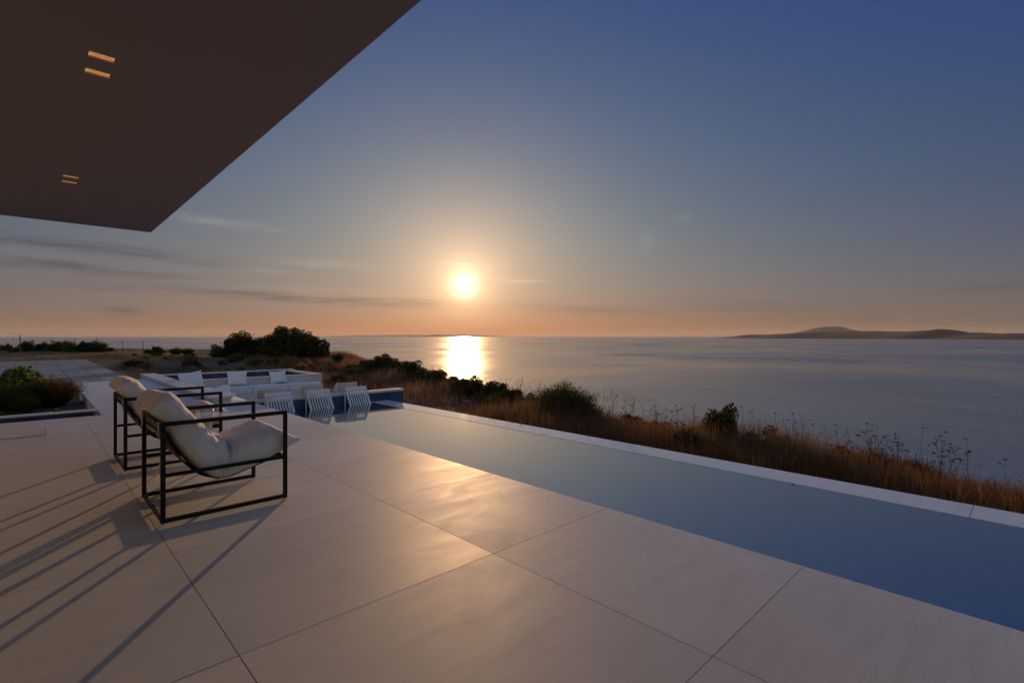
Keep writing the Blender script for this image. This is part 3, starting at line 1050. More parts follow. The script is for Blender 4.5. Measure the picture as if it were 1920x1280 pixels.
def cushion_mesh(seed):
    ns, nt = 170, 64
    T = spline(CUSH_TOP, ns); B = spline(CUSH_BOT, ns)
    hw = (CW - 2 * TB - .05) / 2; cy = CW / 2
    V = np.zeros((ns, nt, 3)); seams = {1: [], -1: []}; lows = {1: [], -1: []}
    for i in range(ns):
        s = i / (ns - 1)
        mid = (T[i] + B[i]) / 2; hv = (T[i] - B[i]) / 2; hh = np.linalg.norm(hv); nv = hv / hh
        endf = min(1, (s / .10)) if s < .5 else min(1, (1 - s) / .16)
        endf = math.sqrt(max(0, 1 - (1 - endf) ** 2))
        hk = hh * (.16 + .84 * endf)
        wk = hw * (1 - .035 * (1 - endf))
        for j in range(nt):
            a = 2 * math.pi * j / nt
            ca, sa = math.cos(a), math.sin(a)
            y = wk * math.copysign(abs(ca) ** .34, ca)
            q = math.copysign(abs(sa) ** .62, sa)
            # crowned top
            crown = 1 + .16 * (1 - (y / wk) ** 2) * (q > 0)
            p = mid + nv * (hk * q * crown)
            # gathers and creases
            fold = math.exp(-((s - .53) / .055) ** 2)
            w1 = mnoise.noise(Vector((s * 9 + seed, y * 6, seed))) * .010
            w2 = mnoise.noise(Vector((s * 34 + 2 * y + seed, y * 5, 3.3 + seed))) * (.006 + .022 * fold)
            ends = math.exp(-(s / .12) ** 2) + .6 * math.exp(-((1 - s) / .08) ** 2)
            w3 = mnoise.noise(Vector((s * 6, y * 26, 7.7 + seed))) * .012 * ends
            cr = -.042 * math.exp(-((s - .535 - .03 * y) / .012) ** 2) * (q > 0) - .016 * math.exp(-((s - .70 + .12 * y) / .012) ** 2) * max(0, q) - .008 * math.exp(-((s - .42 + .10 * y) / .014) ** 2) * max(0, q)
            puff = (.020 * math.exp(-((s - .465 + .02 * y) / .038) ** 2) + .026 * math.exp(-((s - .615) / .05) ** 2) + .022 * math.exp(-((s - .80) / .06) ** 2) + .016 * math.exp(-((s - .22) / .09) ** 2)) * max(0, q) * (1 - .5 * (y / wk) ** 2)
            fan = .009 * math.sin((s - .53) * 150 + 9 * y + 2.2 * math.sin(7 * y + seed)) * math.exp(-((s - .50) / .07) ** 2) * max(0, q)
            cr = cr + puff + fan - .016 * math.exp(-((s - .535) / .010) ** 2) * (q <= 0)
            d = (w1 + w2 + w3) * (.35 + .65 * (q > 0)) + cr
            p = p + nv * d
            gus = (abs(ca) ** .34) ** 6
            dy = math.copysign(gus, ca) * (-.016 * math.exp(-((s - .535) / .012) ** 2) + .009 * mnoise.noise(Vector((s * 16, q * 1.5, 11.0 + seed + ca))) + .006 * fold * math.sin(s * 190 + q * 3))
            V[i, j] = (p[0], cy + y + dy, p[1])
        for sd in (1, -1):
            j = int(round((math.asin(min(1, .62 ** (1 / .62))) if sd > 0 else math.pi - math.asin(min(1, .62 ** (1 / .62)))) / (2 * math.pi) * nt)) % nt
            o_ = V[i, j].copy(); o_[1] += sd * .001; seams[sd].append(tuple(o_))
            j2 = (-j) % nt
            o_ = V[i, j2].copy(); lows[sd].append(tuple(o_))
    I = np.arange(ns * nt).reshape(ns, nt)
    F = []
    for i in range(ns - 1):
        for j in range(nt):
            k = (j + 1) % nt
            F.append((I[i, j], I[i, k], I[i + 1, k], I[i + 1, j]))
    F = [tuple(int(x) for x in f) for f in F]
    verts = [tuple(p) for p in V.reshape(-1, 3)]
    for i in (0, ns - 1):
        c = V[i].mean(0); verts.append(tuple(c)); ci = len(verts) - 1
        for j in range(nt):
            F.append((int(I[i, j]), int(I[i, (j + 1) % nt]), ci))
    mb = MB(); mb.v = verts; mb.f = F
    return mb.mesh('lounge_cushion', smooth=True), seams, lows


def make_chair(loc, label, clabel, seed):
    c = thing('lounge_chair', label, 'chair', loc, 0, 'black framed lounge chairs on the terrace')
    chair_parts(c)
    me, seams, lows = cushion_mesh(seed)
    cu = obj('lounge_cushion', me, M['canvas'], None, (loc[0], loc[1], loc[2] + .003))
    tag(cu, clabel, 'cushion', 'ivory scoop cushions of the lounge chairs')
    for sd in (1, -1):
        obj('piping', MB().tube(seams[sd][1:-1], .0045, 6).mesh('piping', smooth=True), M['canvas'], cu)
        obj('piping', MB().tube(lows[sd][1:-1], .004, 6).mesh('piping', smooth=True), M['canvas'], cu)
    return c


make_chair((.578, 3.715, .003), 'black tube lounge chair standing nearer the paving joint crossing, ahead of the side table', 'plump ivory cushion filling the lounge chair on this side of the side table', 1.0)
make_chair((.578, 5.405, .003), 'black tube lounge chair beyond the side table, beside the path and planter', 'plump ivory cushion in the lounge chair beyond the side table', 4.0)

# side table
tb = thing('side_table', 'small round white side table between the two lounge chairs', 'table', (1.02, 4.93, .003))
TZ = .480
obj('table_top', MB().lathe([(0, TZ - .035), (.20, TZ - .035), (.262, TZ - .012), (.268, TZ - .004), (.262, TZ), (0, TZ)], 56).mesh('table_top', smooth=False), M['table'], tb)
for k in range(3):
    a = math.radians(165 + 120 * k)
    u = Vector((math.cos(a), math.sin(a), 0)); w = Vector((-u.y, u.x, 0))
    lg = MB()
    for (r, z, hw_, ht) in ((.10, TZ - .036, .052, .012), (.30, .002, .012, .010)):
        for sx in (-1, 1):
            for sy in (-1, 1): lg.v.append(tuple(u * (r + sx * ht) + w * (sy * hw_) + Vector((0, 0, z))))
    lg.f = [(0, 1, 3, 2), (4, 6, 7, 5), (0, 4, 5, 1), (2, 3, 7, 6), (0, 2, 6, 4), (1, 5, 7, 3)]
    obj('leg', lg.mesh('leg', .003), M['tableleg'], tb)


def tumbler(x, y, hgt, r, label, fill=None):
    g = thing('tumbler', label, 'glass', (x, y, TZ + .004), 0, 'tumblers on the side table')
    obj('glass_body', MB().lathe([(0, 0), (r * .94, 0), (r, .006), (r, hgt), (r - .0022, hgt), (r - .003, .016), (0, .014)], 40).mesh('glass_body', smooth=True), M['glass'], g)
    if fill:
        obj('drink', MB().lathe([(0, .0155), (r - .004, .0175), (r - .0036, hgt * .62), (0, hgt * .62)], 40).mesh('drink', smooth=True), M['drink'], g)
        ls_ = obj('lemon_slice', MB().lathe([(0, -.003), (.021, -.003), (.023, 0), (.021, .003), (0, .003)], 24).mesh('lemon_slice', smooth=True), M['lemon'], g)
        ls_.location = (.006, -.004, hgt * .55); ls_.rotation_euler = (math.radians(70), .3, .4)
    return g


tumbler(1.075, 4.86, .082, .052, 'wide clear tumbler standing empty on the side table')
tumbler(.985, 4.955, .100, .040, 'slim tumbler with a yellow lemon drink on the side table', True)

# ------------------------------------------------------------------ house: roof overhang, wall behind
RZ = 2.865
house = thing('house', 'dark flat roof overhang of the villa with recessed soffit slots', 'house', (0, 0, 0))
slots = [(.315, 3.95), (.315, 4.21), (.315, 7.15), (.315, 7.41)]
SWX, SWY = .062, .042
xs = sorted({-9.0, 1.43} | {x + s * SWX for x, _ in slots for s in (-1, 1)})
ys = sorted({-8.0, 10.06} | {y + s * SWY for _, y in slots for s in (-1, 1)})
sf = MB()
hole = lambda cx_, cy_: any(abs(cx_ - x) < SWX and abs(cy_ - y) < SWY for x, y in slots)
vi = {}
def vid(x, y):
    if (x, y) not in vi: vi[(x, y)] = len(sf.v); sf.v.append((x, y, RZ))
    return vi[(x, y)]
for a, b in zip(xs[:-1], xs[1:]):
    for c, d in zip(ys[:-1], ys[1:]):
        if not hole((a + b) / 2, (c + d) / 2): sf.f.append((vid(a, c), vid(a, d), vid(b, d), vid(b, c)))
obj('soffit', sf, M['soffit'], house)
obj('roof', MB().box(-9.0, 1.43, -8.0, 10.06, RZ + .09, RZ + .34), M['plaster'], house)
fa = MB(); fa.box(1.405, 1.43, -8, 10.06, RZ + .001, RZ + .089); fa.box(-9, 1.404, 10.035, 10.06, RZ + .001, RZ + .089)
fa.box(-9, -8.975, -8, 10.03, RZ + .001, RZ + .089); fa.box(-8.97, 1.4, -8, -7.975, RZ + .001, RZ + .089)
obj('fascia', fa, M['plaster'], house)
obj('wall', MB().box(-9.0, -8.8, -8.0, 9.2, -.4, RZ - .004), M['plaster'], house)
obj('wall', MB().box(-8.79, -2.9, 9.0, 9.2, -.4, RZ - .004), M['plaster'], house)
obj('wall', MB().box(-8.79, -2.9, -8.0, -7.8, -.4, RZ - .004), M['plaster'], house)
obj('wall', MB().box(-3.1, -2.9, 1.2, 8.99, -.4, RZ - .004), M['plaster'], house)
obj('wall', MB().box(-3.1, -2.9, -7.79, -5.6, -.4, RZ - .004), M['plaster'], house)
for i in range(2):
    y0 = -5.59 + i * 3.395
    pn = obj('sliding_window', MB().box(-3.02, -3.0, y0 + .05, y0 + 3.33, .02, RZ - .05), M['pane'], house)
    fm = MB()
    fm.box(-3.05, -2.97, y0, y0 + .05, 0, RZ - .004); fm.box(-3.05, -2.97, y0 + 3.332, y0 + 3.385, 0, RZ - .004)
    obj('frame', fm, M['alu'], pn)
for i, (x, y) in enumerate(slots):
    lab = ['recessed warm downlight slot in the soffit, of the pair above the near chair, inner one',
           'recessed warm downlight slot in the soffit, of the pair above the near chair, outer one',
           'recessed warm downlight slot of the pair close to the roof corner, inner one',
           'recessed warm downlight slot of the pair close to the roof corner, outer one'][i]
    d = thing('downlight', lab, 'downlight', (x, y, RZ), 0, 'recessed soffit downlights')
    hs = MB(); e = .003
    hs.box(-SWX - e, -SWX, -SWY - e, SWY + e, .0005, .06); hs.box(SWX, SWX + e, -SWY - e, SWY + e, .0005, .06)
    hs.box(-SWX, SWX, -SWY - e, -SWY, .0005, .06); hs.box(-SWX, SWX, SWY, SWY + e, .0005, .06)
    hsg = obj('housing', hs, M['tab'], d)
    obj('lamp', MB().box(-SWX, SWX, -SWY, SWY, .012, .016), M['lamp'], hsg)

# ================================================================== vegetation
def leaves(centers, size, aspect, up=0.0, jit=.5, tint=None):
    """one folded diamond leaf (2 triangles) at each centre"""
    n = len(centers)
    d = rng.normal(size=(n, 3)); d[:, 2] = d[:, 2] * .8 + up
    d /= np.linalg.norm(d, axis=1)[:, None]
    r = rng.normal(size=(n, 3)); s = np.cross(d, r); s /= np.linalg.norm(s, axis=1)[:, None]
    L = size * rng.uniform(1 - jit, 1 + jit, n)[:, None]
    a = centers - d * L * .5; b = centers + d * L * .5
    m1 = centers + s * L * aspect; m2 = centers - s * L * aspect
    V = np.stack([a, m1, b, m2], 1).reshape(-1, 3)
    I = np.arange(n)[:, None] * 4
    F = np.hstack([I, I + 1, I + 2, I + 3])
    tt = rng.uniform(0, 1, n) if tint is None else tint
    return V, F, np.repeat(tt, 4)


def lobes_points(n, lobes, shell=.55):
    L = np.array(lobes, float)               # cx, cy, cz, rx, ry, rz
    w = (L[:, 3] * L[:, 4] * L[:, 5]) ** (2 / 3); w /= w.sum()
    k = rng.choice(len(L), n, p=w)
    d = rng.normal(size=(n, 3)); d /= np.linalg.norm(d, axis=1)[:, None]
    r = rng.uniform(shell ** 3, 1.0, n) ** (1 / 3)
    P = L[k, :3] + d * r[:, None] * L[k, 3:]
    return P[P[:, 2] > .0]


def merge(parts):
    V = []; F = []; T = []; o = 0
    for v, f, t_ in parts: V.append(v); F.append(f + o); T.append(t_); o += len(v)
    return np.vstack(V), np.vstack(F), np.concatenate(T)


def clumpy_lobes(w, d, h, n, seed):
    r = np.random.default_rng(seed); out = []
    for i in range(n):
        a = r.uniform(0, 2 * math.pi); q = math.sqrt(r.uniform(0, 1))
        x = math.cos(a) * q * w / 2 * .82; y = math.sin(a) * q * d / 2 * .82
        top = h * (1 - .72 * q ** 2.2) * r.uniform(.82, 1.02)
        s = h * r.uniform(.13, .24)
        z = max(s * .4, top - s)
        out.append((x, y, z, s * r.uniform(.9, 1.5), s * r.uniform(.9, 1.5), s))
        if z > h * .35: out.append((x * 1.02, y * 1.02, z * .5, s * 1.2, s * 1.2, z * .45))
    return out


def stems(h, n, spread, r0, seed):
    r = np.random.default_rng(seed); mb = MB()
    for i in range(n):
        a = r.uniform(0, 6.28); q = r.uniform(.2, 1)
        e = Vector((math.cos(a) * spread * q, math.sin(a) * spread * q, h * r.uniform(.6, .9)))
        m_ = Vector((e.x * .3 + r.normal() * .03, e.y * .3 + r.normal() * .03, e.z * .5))
        mb.tube([(0, 0, -.08), tuple(m_), tuple(e)], r0, 5, radii=[r0, r0 * .7, r0 * .25])
    return mb.mesh('stem')


SHR = {}


def dome_shrub(key, w, d, h, nl, size, mat, nlobe, seed):
    pts = lobes_points(nl, clumpy_lobes(w, d, h, nlobe, seed), .35)
    crown = np_mesh('crown', *leaves(pts, size, .32)); crown.materials.append(M[mat])
    st = stems(h, 9, w * .35, h * .02, seed); st.materials.append(M['wood'])
    SHR[key] = (crown, st)


def tuft_shrub(key, w, h, nb, mat, seed, bw=.006, leafy=0, lsize=.03):
    r = np.random.default_rng(seed)
    a = r.uniform(0, 6.283, nb); q = np.sqrt(r.uniform(0, 1, nb))
    base = np.stack([np.cos(a) * q * w * .18, np.sin(a) * q * w * .18, np.zeros(nb)], 1)
    L = h * r.uniform(.55, 1.05, nb) * (1 - .35 * q)
    tip = base + np.stack([np.cos(a) * q * w * .36 + r.normal(0, w * .05, nb), np.sin(a) * q * w * .36 + r.normal(0, w * .05, nb), L], 1)
    mid = (base + tip) / 2; mid[:, 2] += L * .12
    sd = np.stack([-np.sin(a + r.uniform(-1, 1, nb)), np.cos(a), np.zeros(nb)], 1) * bw
    V = np.stack([base - sd, base + sd, mid + sd, mid - sd, tip - sd * .2, tip + sd * .2], 1).reshape(-1, 3)
    I = np.arange(nb)[:, None] * 6
    F = np.vstack([np.hstack([I, I + 1, I + 2, I + 3]), np.hstack([I + 3, I + 2, I + 5, I + 4])])
    T = np.repeat(r.uniform(0, 1, nb), 6)
    if leafy:
        k = r.integers(0, nb, leafy); f = r.uniform(.3, 1, leafy)[:, None]
        P = base[k] * (1 - f) + tip[k] * f + r.normal(0, .012, (leafy, 3))
        V, F, T = merge([(V, F, T), leaves(P, lsize, .28, up=.7)])
    crown = np_mesh('crown', V, F, T); crown.materials.append(M[mat])
    st = stems(h * .6, 5, w * .15, h * .014, seed); st.materials.append(M['wood'])
    SHR[key] = (crown, st)


dome_shrub('bigA', 4.2, 3.2, 2.05, 15000, .11, 'evergreen', 26, 11)
dome_shrub('bigB', 3.0, 2.6, 1.75, 11000, .10, 'evergreen', 20, 12)
dome_shrub('bigC', 2.8, 2.2, 1.15, 9000, .09, 'evergreen', 20, 13)
dome_shrub('midA', 1.6, 1.4, .72, 6000, .055, 'evergreen', 18, 14)
dome_shrub('midB', 1.3, 1.1, .62, 5000, .05, 'evergreen', 16, 15)
dome_shrub('smallA', .8, .75, .38, 2600, .04, 'sage', 12, 16)
dome_shrub('smallB', .65, .6, .42, 2200, .038, 'sage', 10, 17)
dome_shrub('rusA', 1.1, .9, .5, 4200, .045, 'russet', 14, 18)
dome_shrub('figA', 1.25, 1.1, .85, 2600, .085, 'fig', 18, 19)
dome_shrub('sucA', .34, .26, .14, 420, .05, 'fig', 7, 20)
tuft_shrub('broomA', 1.1, .85, 2400, 'broom', 21, .005, 4200, .04)
tuft_shrub('broomB', .8, .62, 1600, 'broom', 22, .004, 2400, .035)
tuft_shrub('juneA', .55, .55, 500, 'evergreen', 23, .005, 2200, .045)
tuft_shrub('tussA', .55, .42, 800, 'sage', 24, .004)
tuft_shrub('tussB', .5, .5, 700, 'straw', 25, .004)
tuft_shrub('russT', .95, .62, 1800, 'russet', 26, .004, 3600, .026)

ORD = 'first second third fourth fifth sixth seventh eighth ninth tenth eleventh twelfth thirteenth fourteenth fifteenth'.split()


def shrub(key, p, sx=1.0, sz=1.0, label='', group=None, name='shrub', z=None, rz=None):
    zz = float(ground_z(p.x, p.y)) if z is None else z
    root = thing(name, label, 'shrub' if name != 'grass_tussock' else 'grass tussock', (p.x, p.y, zz - .02), random.uniform(0, 6.28) if rz is None else rz, group)
    root.scale = (sx, sx, sz)
    cr, st = SHR[key]
    obj('crown', cr, None, root); obj('stem', st, None, root)
    return root


G1 = 'evergreen bushes on the crest'
shrub('bigA', at(545, 30), 1.0, 1.0, 'tallest dark evergreen dome bush rising above the sea horizon', G1, z=-.06)
shrub('bigB', at(455, 31), 1.0, .98, 'dark evergreen bush with a rounded knob joined to the tallest dome bush', G1, z=-.05)
shrub('bigC', at(428, 31), 1.0, .95, 'low end of the dark evergreen thicket on the driveway side', G1, z=-.05)
shrub('bigC', at(590, 29.2), 1.0, 1.12, 'low dark bush on the sunward flank of the tallest dome bush', G1, z=-.10)
shrub('bigB', at(505, 32), .95, .9, 'dark evergreen bush filling the gap in the thicket', G1, z=-.05)
shrub('juneA', at(634, 27.5), 1.1, 1.3, 'slim upright dark sapling standing alone against the sea', G1, 'sapling')
# crest bushes going down to the right
crest = [(716, 23, 'midA', 1.0, .95), (748, 22, 'midB', 1.2, 1.0), (775, 20.5, 'midA', 1.0, .9), (800, 19.2, 'midB', 1.0, .95), (826, 18, 'midA', .9, .85),
         (850, 16.8, 'midB', .9, .85), (878, 15.6, 'midA', .85, .8), (905, 14.5, 'midB', .9, .85), (935, 13.4, 'midA', .8, .8), (985, 12.0, 'midB', .7, .7), (762, 21.0, 'rusA', 1.2, .9), (865, 15.4, 'rusA', 1.0, .8), (962, 12.6, 'rusA', .9, .95), (690, 24, 'rusA', 1.1, .8)]
for i, (u, d, k, sx, sz) in enumerate(sorted(crest)):
    shrub(k, at(u, d), sx * 1.2, sz * 1.12, ORD[i] + (' bush, russet,' if k == 'rusA' else ' bush, dark and rounded,') + ' of the crest row counted from the lone sapling', 'row of crest bushes')
shrub('broomA', at(1055, 10.3), 1.25, 1.12, 'bright green feathery broom bush on the crest beyond the pool lip', None, 'broom_bush')
shrub('broomB', at(1095, 10.0), .9, .9, 'smaller green broom bush tucked against the feathery broom bush', None, 'broom_bush')
shrub('broomB', at(928, 11.6), .65, .75, 'slender green broom seedling on the bare soil beyond the pool lip', None, 'broom_bush')
shrub('midA', at(1355, 7.9), .72, 1.12, 'dark leafy bush on the crest above the dry grass, tall end', 'dark bushes in the dry grass')
shrub('midB', at(1430, 7.6), .85, .98, 'dark leafy bush on the crest above the dry grass, low end', 'dark bushes in the dry grass')
shrub('juneA', at(1290, 7.2), .8, .95, 'small dark leafy sprig poking up right behind the pool lip', None, 'sapling')
shrub('rusA', at(1570, 7.1), .6, .95, 'brown withered bush in the dry grass with spiky tips', None)
for i, (u, d, k, sx, sz) in enumerate(sorted([(1185, 9.2, 'rusA', .8, .9), (1235, 8.8, 'rusA', .6, .8), (1480, 7.5, 'russT', .7, .8), (1640, 6.9, 'russT', .8, .85), (1720, 6.6, 'russT', .6, .75), (1320, 8.2, 'russT', .7, .8)])):
    shrub(k, at(u, d), sx, sz, ORD[i] + ' withered brown weed clump in the dry grass counted from the feathery broom bush', 'withered weeds in the dry grass', 'weed_clump')
# low plants on the open ground beyond the sunken lounge
low = []
r_ = np.random.default_rng(5)
for k in range(95):
    u = r_.uniform(245, 720); d = r_.uniform(19.5, 33)
    p = at(u, d)
    if crest_sd(np.array([p.x]), np.array([p.y]))[0] > -1.0 or p.x < 2.6: continue
    if any((p - q).length < .75 for q in low): continue
    low.append(p)
    kk = ['smallA', 'smallB', 'tussA', 'broomB', 'tussB'][k % 5]
    nmz = {'smallA': 'low grey green cushion shrub on the bare ground beyond the sunken lounge', 'smallB': 'low grey green cushion shrub on the bare ground beyond the sunken lounge',
           'tussA': 'grey green grass tussock on the bare ground beyond the sunken lounge', 'broomB': 'low yellowish broom plant on the bare ground beyond the sunken lounge',
           'tussB': 'straw coloured grass tussock on the bare ground beyond the sunken lounge'}[kk]
    s = r_.uniform(.6, 1.25)
    shrub(kk, p, s * 1.15, s * (.62 if kk == 'broomB' else .85), nmz, 'low plants beyond the sunken lounge: ' + kk[:-1], 'grass_tussock' if 'tuss' in kk else 'shrub')
shrub('midB', at(633, 18.2), .62, .72, 'dark round bush on the slope just past the sunken lounge end', None)
shrub('smallA', at(700, 17), 1.0, .9, 'grey green shrub on the slope above the slatted loungers', None)
# far bushes by the fence
FS = [(10, 41, 'midB', 1.0, 1.3), (55, 41, 'midA', 1.3, 1.35), (85, 42, 'midB', 1.4, 1.5), (105, 41, 'midA', 1.1, 1.3), (140, 40, 'midB', 1.3, 1.3), (160, 40, 'midA', 1.1, 1.3),
                                       (180, 41, 'broomA', 1.5, 1.2), (205, 42, 'rusA', 1.2, .8), (290, 36, 'midA', .95, .85), (330, 35, 'broomB', 1.2, .9), (352, 34, 'juneA', 1.5, 1.0), (30, 39, 'rusA', 1.2, .9), (125, 43, 'broomA', 1.3, 1.2)]
for i, (u, d, k, sx, sz) in enumerate(FS):
    nk = sum(1 for q in FS if q[2][:3] == k[:3] and q[0] < u)
    lab = {'mid': 'dark rounded scrub bush by the far wire fence', 'bro': 'feathery green broom by the far wire fence', 'rus': 'low brownish scrub by the far wire fence', 'jun': 'spiky dark sapling by the far wire fence'}[k[:3]]
    shrub(k, at(u, d), sx, sz, ORD[nk] + ' ' + lab + ', counted from the tall post side', 'scrub along the far fence: ' + lab.split(' by ')[0], z=-.1)
# planted bed
shrub('figA', at(18, 10.6), 1.1, .95, 'bright green large leaved bush in the planted bed beside the driveway', None, z=-.15)
shrub('figA', at(70, 11.2), .85, .8, 'smaller bright green leafy bush in the planted bed', None, z=-.15)
shrub('russT', at(100, 9.7), 1.0, 1.0, 'russet feathery plant in the planted bed next to the path', None, z=-.15)
shrub('broomA', at(62, 9.5), .8, .62, 'dense mid green fine leaved bush behind the rill kerb', None, z=-.15)
shrub('broomA', at(14, 9.0), .7, .62, 'yellow green fine leaved bush against the rill kerb', None, 'broom_bush', z=-.15)
shrub('broomB', at(48, 8.9), .55, .55, 'small yellow green fine leaved tuft against the rill kerb', None, 'broom_bush', z=-.15)
shrub('sucA', at(105, 8.35), .8, 1.0, 'tiny yellowish succulent beside the rill kerb', 'tiny succulents', 'succulent', z=-.15)
shrub('sucA', at(148, 8.15), .9, 1.1, 'tiny yellowish succulent in the corner of kerb and path', 'tiny succulents', 'succulent', z=-.15)

# ------------------------------------------------------------------ dry grass on the slope
def grass_patch(n, region, hmin, hmax, bw, dens=None, lean=.28):
    x = rng.uniform(region[0], region[1], n * 4); y = rng.uniform(region[2], region[3], n * 4)
    s = crest_sd(x, y)
    keep = dens(x, y, s)
    k = rng.uniform(0, 1, len(x)) < keep
    x, y = x[k][:n], y[k][:n]; n = len(x)
    z = ground_z(x, y) - .02
    clump = vnoise(x, y, 1.1, 9) * .6 + vnoise(x, y, 3.1, 10) * .4
    big = vnoise(x, y, .55, 30)
    L = (hmin + (hmax - hmin) * np.clip(clump * .7 + (big - .5) * .9 + .12, 0, 1.2)) * rng.uniform(.45, 1.25, n)
    a = rng.uniform(0, 6.283, n)
    ln = np.abs(rng.normal(0, lean, n)) * L + .25 * L * (vnoise(x, y, 1.7, 31) - .3)
    base = np.stack([x, y, z], 1)
    dirh = np.stack([np.cos(a), np.sin(a), np.zeros(n)], 1)
    mid = base + dirh * (ln * .3)[:, None]; mid[:, 2] += L * .58
    tip = base + dirh * ln[:, None]; tip[:, 2] += L
    sd = np.stack([-np.sin(a), np.cos(a), np.zeros(n)], 1) * (bw * rng.uniform(.6, 1.3, n))[:, None]
    V = np.stack([base - sd, base + sd, mid + sd * .8, mid - sd * .8, tip - sd * .25, tip + sd * .25], 1).reshape(-1, 3)
    I = np.arange(n)[:, None] * 6
    F = np.vstack([np.hstack([I, I + 1, I + 2, I + 3]), np.hstack([I + 3, I + 2, I + 5, I + 4])])
    T = np.repeat(np.clip(big * .6 + clump * .2 + rng.uniform(-.15, .4, n), 0, 1), 6)
    return V, F, T


def d_right(x, y, s):
    bare = np.clip((s + np.interp(y, [5, 12, 20, 36], [2.3, 3.0, 5.0, 7.0])) / 1.4, 0, 1) * (y > 4.6) + np.clip((x - 5.7) / .5, 0, 1) * (y <= 4.6)
    return bare * (s < 2.0) * (.25 + .75 * vnoise(x, y, .9, 12)) * np.clip((x - 5.6) / .2, 0, 1)


gp = merge([grass_patch(85000, (5.6, 10.0, -7, 7.5), .16, .60, .0026, d_right, .42),
            grass_patch(34000, (6.5, 18.5, 7.0, 36), .12, .46, .0048, d_right, .42)])
stuff(tag(obj('dry_grass', np_mesh('dry_grass', *gp), M['straw']), 'golden brown dry grass covering the cliff edge beyond the pool lip', 'grass'))


def d_left(x, y, s):
    pch = np.clip((vnoise(x, y, .35, 20) - .52) * 5, 0, 1)
    return pch * (s < 1.0) * ((x > 2.7) | (y > 34)) * ((y > 17.8) | (x > 6.6))


gl_ = grass_patch(16000, (2.7, 18, 12, 40), .08, .30, .007, d_left)
gl2 = grass_patch(7000, (-14, 16, 33.5, 60), .08, .30, .012, d_left)
stuff(tag(obj('sparse_grass', np_mesh('sparse_grass', *merge([gl_, gl2])), M['hay']), 'sparse straw coloured grass on the bare ground behind the sunken lounge', 'grass'))

# dry umbel stalks poking above the grass
def stalk_field(n):
    parts = []
    xs_ = rng.uniform(6.6, 10.5, n * 6); ys_ = rng.uniform(-4, 15, n * 6)
    s = crest_sd(xs_, ys_); k = (s > -1.3) & (s < .9)
    xs_, ys_ = xs_[k][:n], ys_[k][:n]
    for x, y in zip(xs_, ys_):
        z = float(ground_z(x, y)); L = rng.uniform(.40, .80)
        b = np.array([x, y, z - .02]); tp = b + np.array([rng.normal(0, .07), rng.normal(0, .07), L])
        heads = []
        nb = rng.integers(1, 5)
        w = .0022 + .00006 * y
        def rod(p, q, w):
            sd = np.array([RGT[0], RGT[1], 0]) * w; sd2 = np.array([FWD[0], FWD[1], 0]) * w
            v = np.array([p - sd, p + sd, q + sd * .6, q - sd * .6, p - sd2, p + sd2, q + sd2 * .6, q - sd2 * .6])
            f = np.array([[0, 1, 2, 3], [4, 5, 6, 7]])
            parts.append((v, f, np.full(8, rng.uniform(.2, .8))))
        rod(b, tp, w); heads.append(tp)
        for _ in range(nb):
            f = rng.uniform(.5, .85); p = b + (tp - b) * f
            q = p + np.array([rng.normal(0, .07), rng.normal(0, .07), rng.uniform(.05, .16)])
            rod(p, q, w * .8); heads.append(q)
        C = []
        for hd in heads:
            m_ = 7 if rng.uniform() < .6 else 3
            C.append(hd + rng.normal(0, .011, (m_, 3)) * np.array([1.2, 1.2, .55]))
        C = np.vstack(C)
        parts.append(leaves(C, .016, .45, tint=rng.uniform(0, .5, len(C))))
    return merge(parts)


stuff(tag(obj('dry_flower_stalks', np_mesh('dry_flower_stalks', *stalk_field(330)), M['stalk']), 'dark dried flower heads on thin stalks above the dry grass', 'flower stalks'))

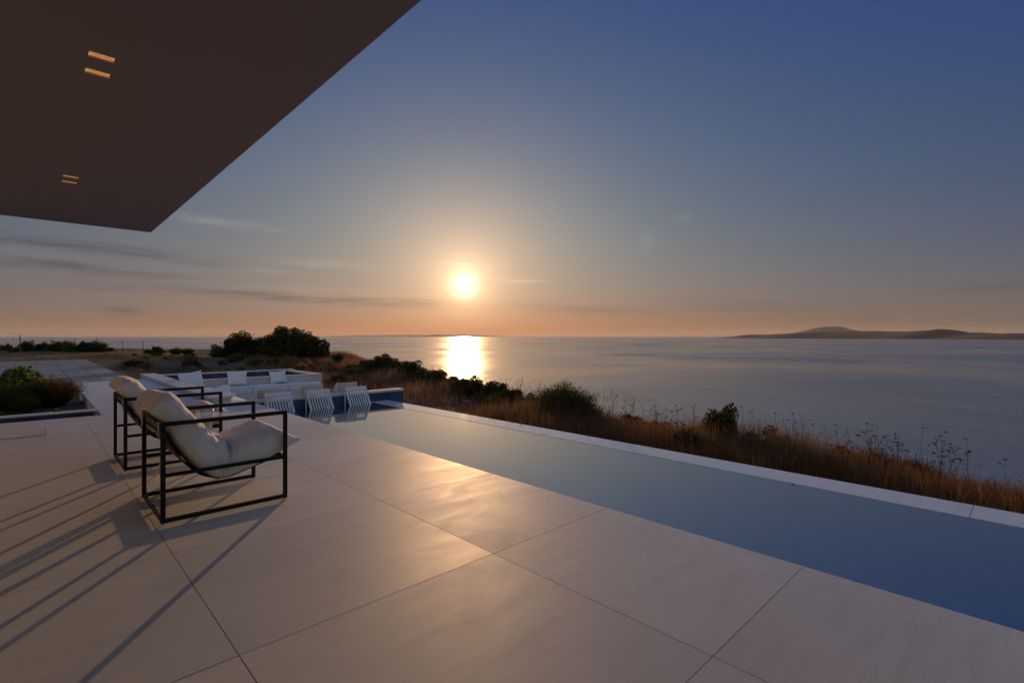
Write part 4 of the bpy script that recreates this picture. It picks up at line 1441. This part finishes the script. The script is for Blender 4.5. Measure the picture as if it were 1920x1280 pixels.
# stones on the bare soil
for i in range(26):
    u = r_.uniform(260, 900); d = r_.uniform(12, 24); p = at(u, d)
    if p.x < 6.8 or crest_sd(np.array([p.x]), np.array([p.y]))[0] > -.5: continue
    bm = bmesh.new(); bmesh.ops.create_icosphere(bm, subdivisions=2, radius=1)
    for vv in bm.verts: vv.co *= 1 + .3 * mnoise.noise(vv.co * 1.3 + Vector((i * 3.1, 0, 0)))
    me = bpy.data.meshes.new('stone'); bm.to_mesh(me); bm.free()
    s = r_.uniform(.04, .11)
    o = obj('stone', me, M['paver'], None, (p.x, p.y, float(ground_z(p.x, p.y)) + s * .2)); o.scale = (s, s * .8, s * .5)
    tag(o, 'small pale stone lying on the bare soil between pool lip and crest', 'stone', 'stones on the bare soil')

# fence posts far off
for i, (u, d, hh) in enumerate([(38, 37, 1.35), (96, 42, 1.05), (140, 42, 1.15), (182, 42, 1.2), (230, 41, .95), (268, 40, .95), (44, 42, .9)]):
    p = at(u, d)
    r = .035 if i == 0 else .024
    o = obj('fence_post', MB().tube([(0, 0, -.3), (.01, .0, hh * .5), (random.uniform(-.03, .03), 0, hh)], r, 6, radii=[r, r, r * .8]).mesh('fence_post'), M['post'], None, (p.x, p.y, -.12))
    tag(o, 'tall thin post standing by the far scrub' if i == 0 else ORD[[0, 2, 3, 4, 5, 6, 1][i] - 1] + ' thin wire fence post of the far plot edge counted from the tall post', 'post', None if i == 0 else 'thin posts of the far fence')

# ================================================================== haze
HAZE = 1.1e-5
hz = MB().box(-61000, 61000, -61000, 61000, -48.5, 520).mesh('haze')
hm = bpy.data.materials.new('sea_haze'); hm.use_nodes = True
hm.node_tree.nodes.clear()
ho = hm.node_tree.nodes.new('ShaderNodeOutputMaterial'); hv = hm.node_tree.nodes.new('ShaderNodeVolumePrincipled')
hv.inputs['Density'].default_value = HAZE
hv.inputs['Color'].default_value = (.86, .84, .84, 1)
hv.inputs['Anisotropy'].default_value = .25
hm.node_tree.links.new(hv.outputs[0], ho.inputs['Volume'])
stuff(tag(obj('haze', hz, hm), 'thin pale evening haze over the sea', 'haze'))
